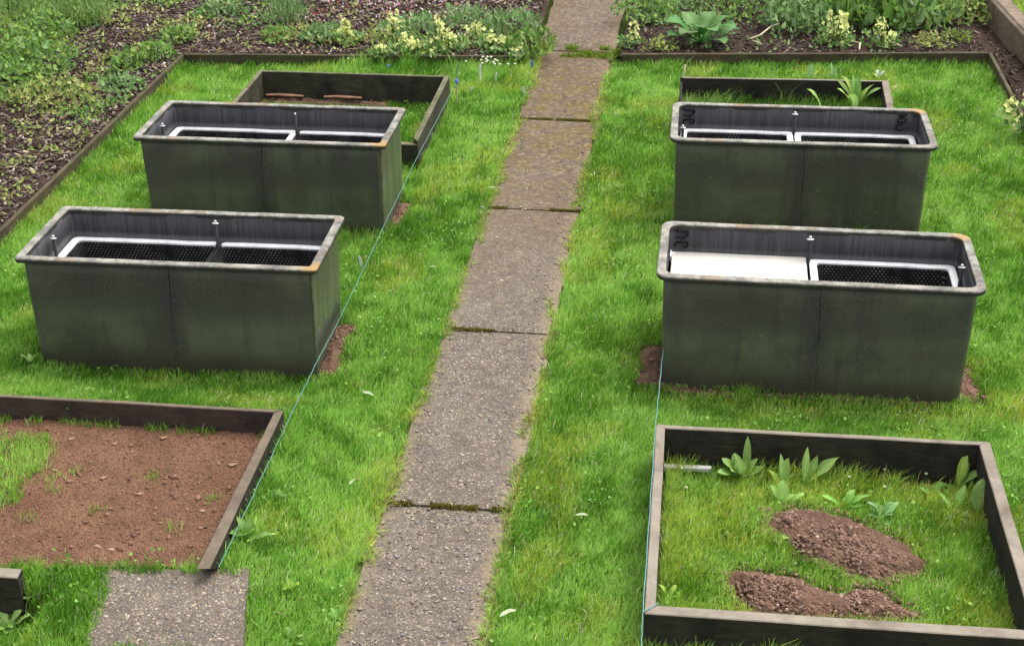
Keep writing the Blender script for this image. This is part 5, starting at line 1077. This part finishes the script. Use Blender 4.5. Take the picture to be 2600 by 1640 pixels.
# ------------------------------------------------------------------ small garden things
def peg(p, label, h, r, mat, name='marker_peg', cat='marker', lean=(0, 0)):
    mb = MB(); mb.tube([(0, 0, -0.02), (lean[0] * 0.5, lean[1] * 0.5, h * 0.5), (lean[0], lean[1], h)], r, 8); o = mb.build(name, mat, smooth=True); o.location = tuple(p); return tag(o, label, cat)
t = empty('string_peg', (-0.502, 6.262, 0.125), 0, 'blue topped peg holding the green string at the corner of the mossy frame', 'peg')
mb = MB(); mb.tube([(0, 0, -0.14), (0, 0, 0.07)], 0.005, 6); mb.build('stake', CANE, t)
mb = MB(); mb.ball((0, 0, 0.075), 0.016, n=8, sq=1.5); mb.build('blue_cap', BLUE, t, smooth=True)
mb = MB(); mb.tube([(0, 0, 0.09), (0.002, 0.0, 0.15), (0.012, 0.0, 0.19), (0.03, 0.0, 0.215)], 0.004, 5); mb.build('loose_end', TWINE2, t)
mb = MB(); mb.ball((0, 0, 0.05), 0.021, n=8, sq=0.8); mb.tube([(0, 0, -0.02), (0, 0, 0.05)], 0.005, 6); o = mb.build('blue_cap_peg', BLUE, smooth=True); o.location = tuple(at(988, 184)); tag(o, 'round blue peg in the long grass behind the old mossy frame', 'peg')
mb = MB(); mb.box(-0.012, 0.012, -0.002, 0.002, -0.02, 0.11); o = mb.build('blue_tag', BLUE); o.location = tuple(at(1351, 188)); tag(o, 'narrow blue tag at the left edge of the path', 'tag')
mb = MB(); mb.box(-0.012, 0.012, -0.002, 0.002, -0.02, 0.03); o = mb.build('blue_tag', simple('pale_blue', (0.30, 0.42, 0.5))); o.location = tuple(at(828, 162)); tag(o, 'tiny pale blue tag below the back left edging', 'tag')
def label_strip(a, b, h, lean, lab, mat=WHITE):
    mb = MB(); n = 6
    V = []
    for k in range(n + 1):
        f = k / n; V += [(lean * f * f - 0.008, 0.004 * f, h * f), (lean * f * f + 0.008, 0.004 * f, h * f), (lean * f * f + 0.008, 0.004 * f + 0.002, h * f), (lean * f * f - 0.008, 0.004 * f + 0.002, h * f)]
    Fc = [(k * 4 + q, k * 4 + (q + 1) % 4, k * 4 + 4 + (q + 1) % 4, k * 4 + 4 + q) for k in range(n) for q in range(4)] + [(3, 2, 1, 0), tuple(n * 4 + q for q in range(4))]
    mb.add(V, Fc); o = mb.build('plant_label', mat); o.location = tuple(at(a, b)); tag(o, lab, 'plant label', 'white plastic plant labels stuck in the lawn')
label_strip(919, 690, 0.10, -0.012, 'curved white label beside the green string, right of the front left trough')
label_strip(1220, 214, 0.16, 0.003, 'tall thin white label left of the daisy cluster')
label_strip(1257, 216, 0.10, 0.015, 'leaning white label right below the daisy cluster')
label_strip(1330, 246, 0.08, 0.0, 'short white label at the left path edge, below the blue tag')
label_strip(1196, 244, 0.07, 0.004, 'short pale label in the grass near the string peg')
label_strip(1231, 536, 0.03, -0.02, 'scrap of white label at the left end of a path joint')
peg(at(1733, 224), 'pale cane leaning on the left corner of the back right frame', 0.19, 0.006, CANE, 'garden_cane', 'cane', (0.012, 0.0))
# strings
def string(pts, label, mat, r=0.0019):
    mb = MB(); P = []
    for i in range(len(pts) - 1):
        a, b = np.array(pts[i]), np.array(pts[i + 1])
        for k in range(12):
            f = k / 12; q = a + (b - a) * f; P.append(tuple(q + np.array([0.0015 * math.sin(k * 2.1 + i), 0, -0.003 * math.sin(math.pi * f)])))
    P.append(tuple(pts[-1])); mb.tube(P, r, 6); tag(mb.build('garden_string', mat), label, 'string')
string([(-0.502, 6.258, 0.197), tuple(at(1063, 392, 0.2)), tuple(at(981, 560, 0.2)), tuple(at(867, 800, 0.2)), tuple(at(802, 923, 0.2)), tuple(at(744, 1041, 0.21)), tuple(at(555, 1440, 0.2))], 'taut teal string running past the left troughs and red soil bed', TWINE)
pc = np.array([BED_F[0][0] - 0.006, BED_F[0][1] + 0.004, HB + 0.004])
string([(1.213, 2.292, 0.185), tuple(at(1664, 1085, 0.215)), tuple(pc), tuple(at(1627, 1665, 0.16))], 'pale blue string along the outside of the lower right bed frame', TWINE2)
string([tuple(pc), tuple(pc + np.array([0.056, 0.052, 0.003]))], 'short end of pale string across the mitred corner of the lower right frame', TWINE2)
# white plank scrap inside the lower right bed, terracotta edging in the old bed
mb = MB(); board(mb, at(1687, 1184, 0.052), at(1806, 1189, 0.052), at(1806, 1181, 0.052), at(1687, 1175, 0.052), 0.03, 0.052, n=10); tag(mb.build('white_strip', [LID, LID]), 'white plastic strip lying against the back board in the lower right bed', 'strip')
for a, b, dx, lab in ((735, 230, 0.0, 'longer terracotta edging tile at the back of the old mossy bed'), (880, 236, 0.0, 'second terracotta tile, nearer the middle of the old mossy bed')):
    p = at(a, b + 4, 0.03); mb = MB()
    mb.tube([(-0.15, 0, 0), (-0.05, 0.003, 0.004), (0.05, 0.0, 0.003), (0.15, -0.002, 0)], [0.012, 0.019, 0.018, 0.011], 9); o = mb.build('edging_tile', TERRA, smooth=False); o.scale = (1.0, 1.0, 0.6); o.location = (p[0], min(p[1], 6.255), 0.048); tag(o, lab, 'edging tile', 'terracotta tiles in the old mossy bed')
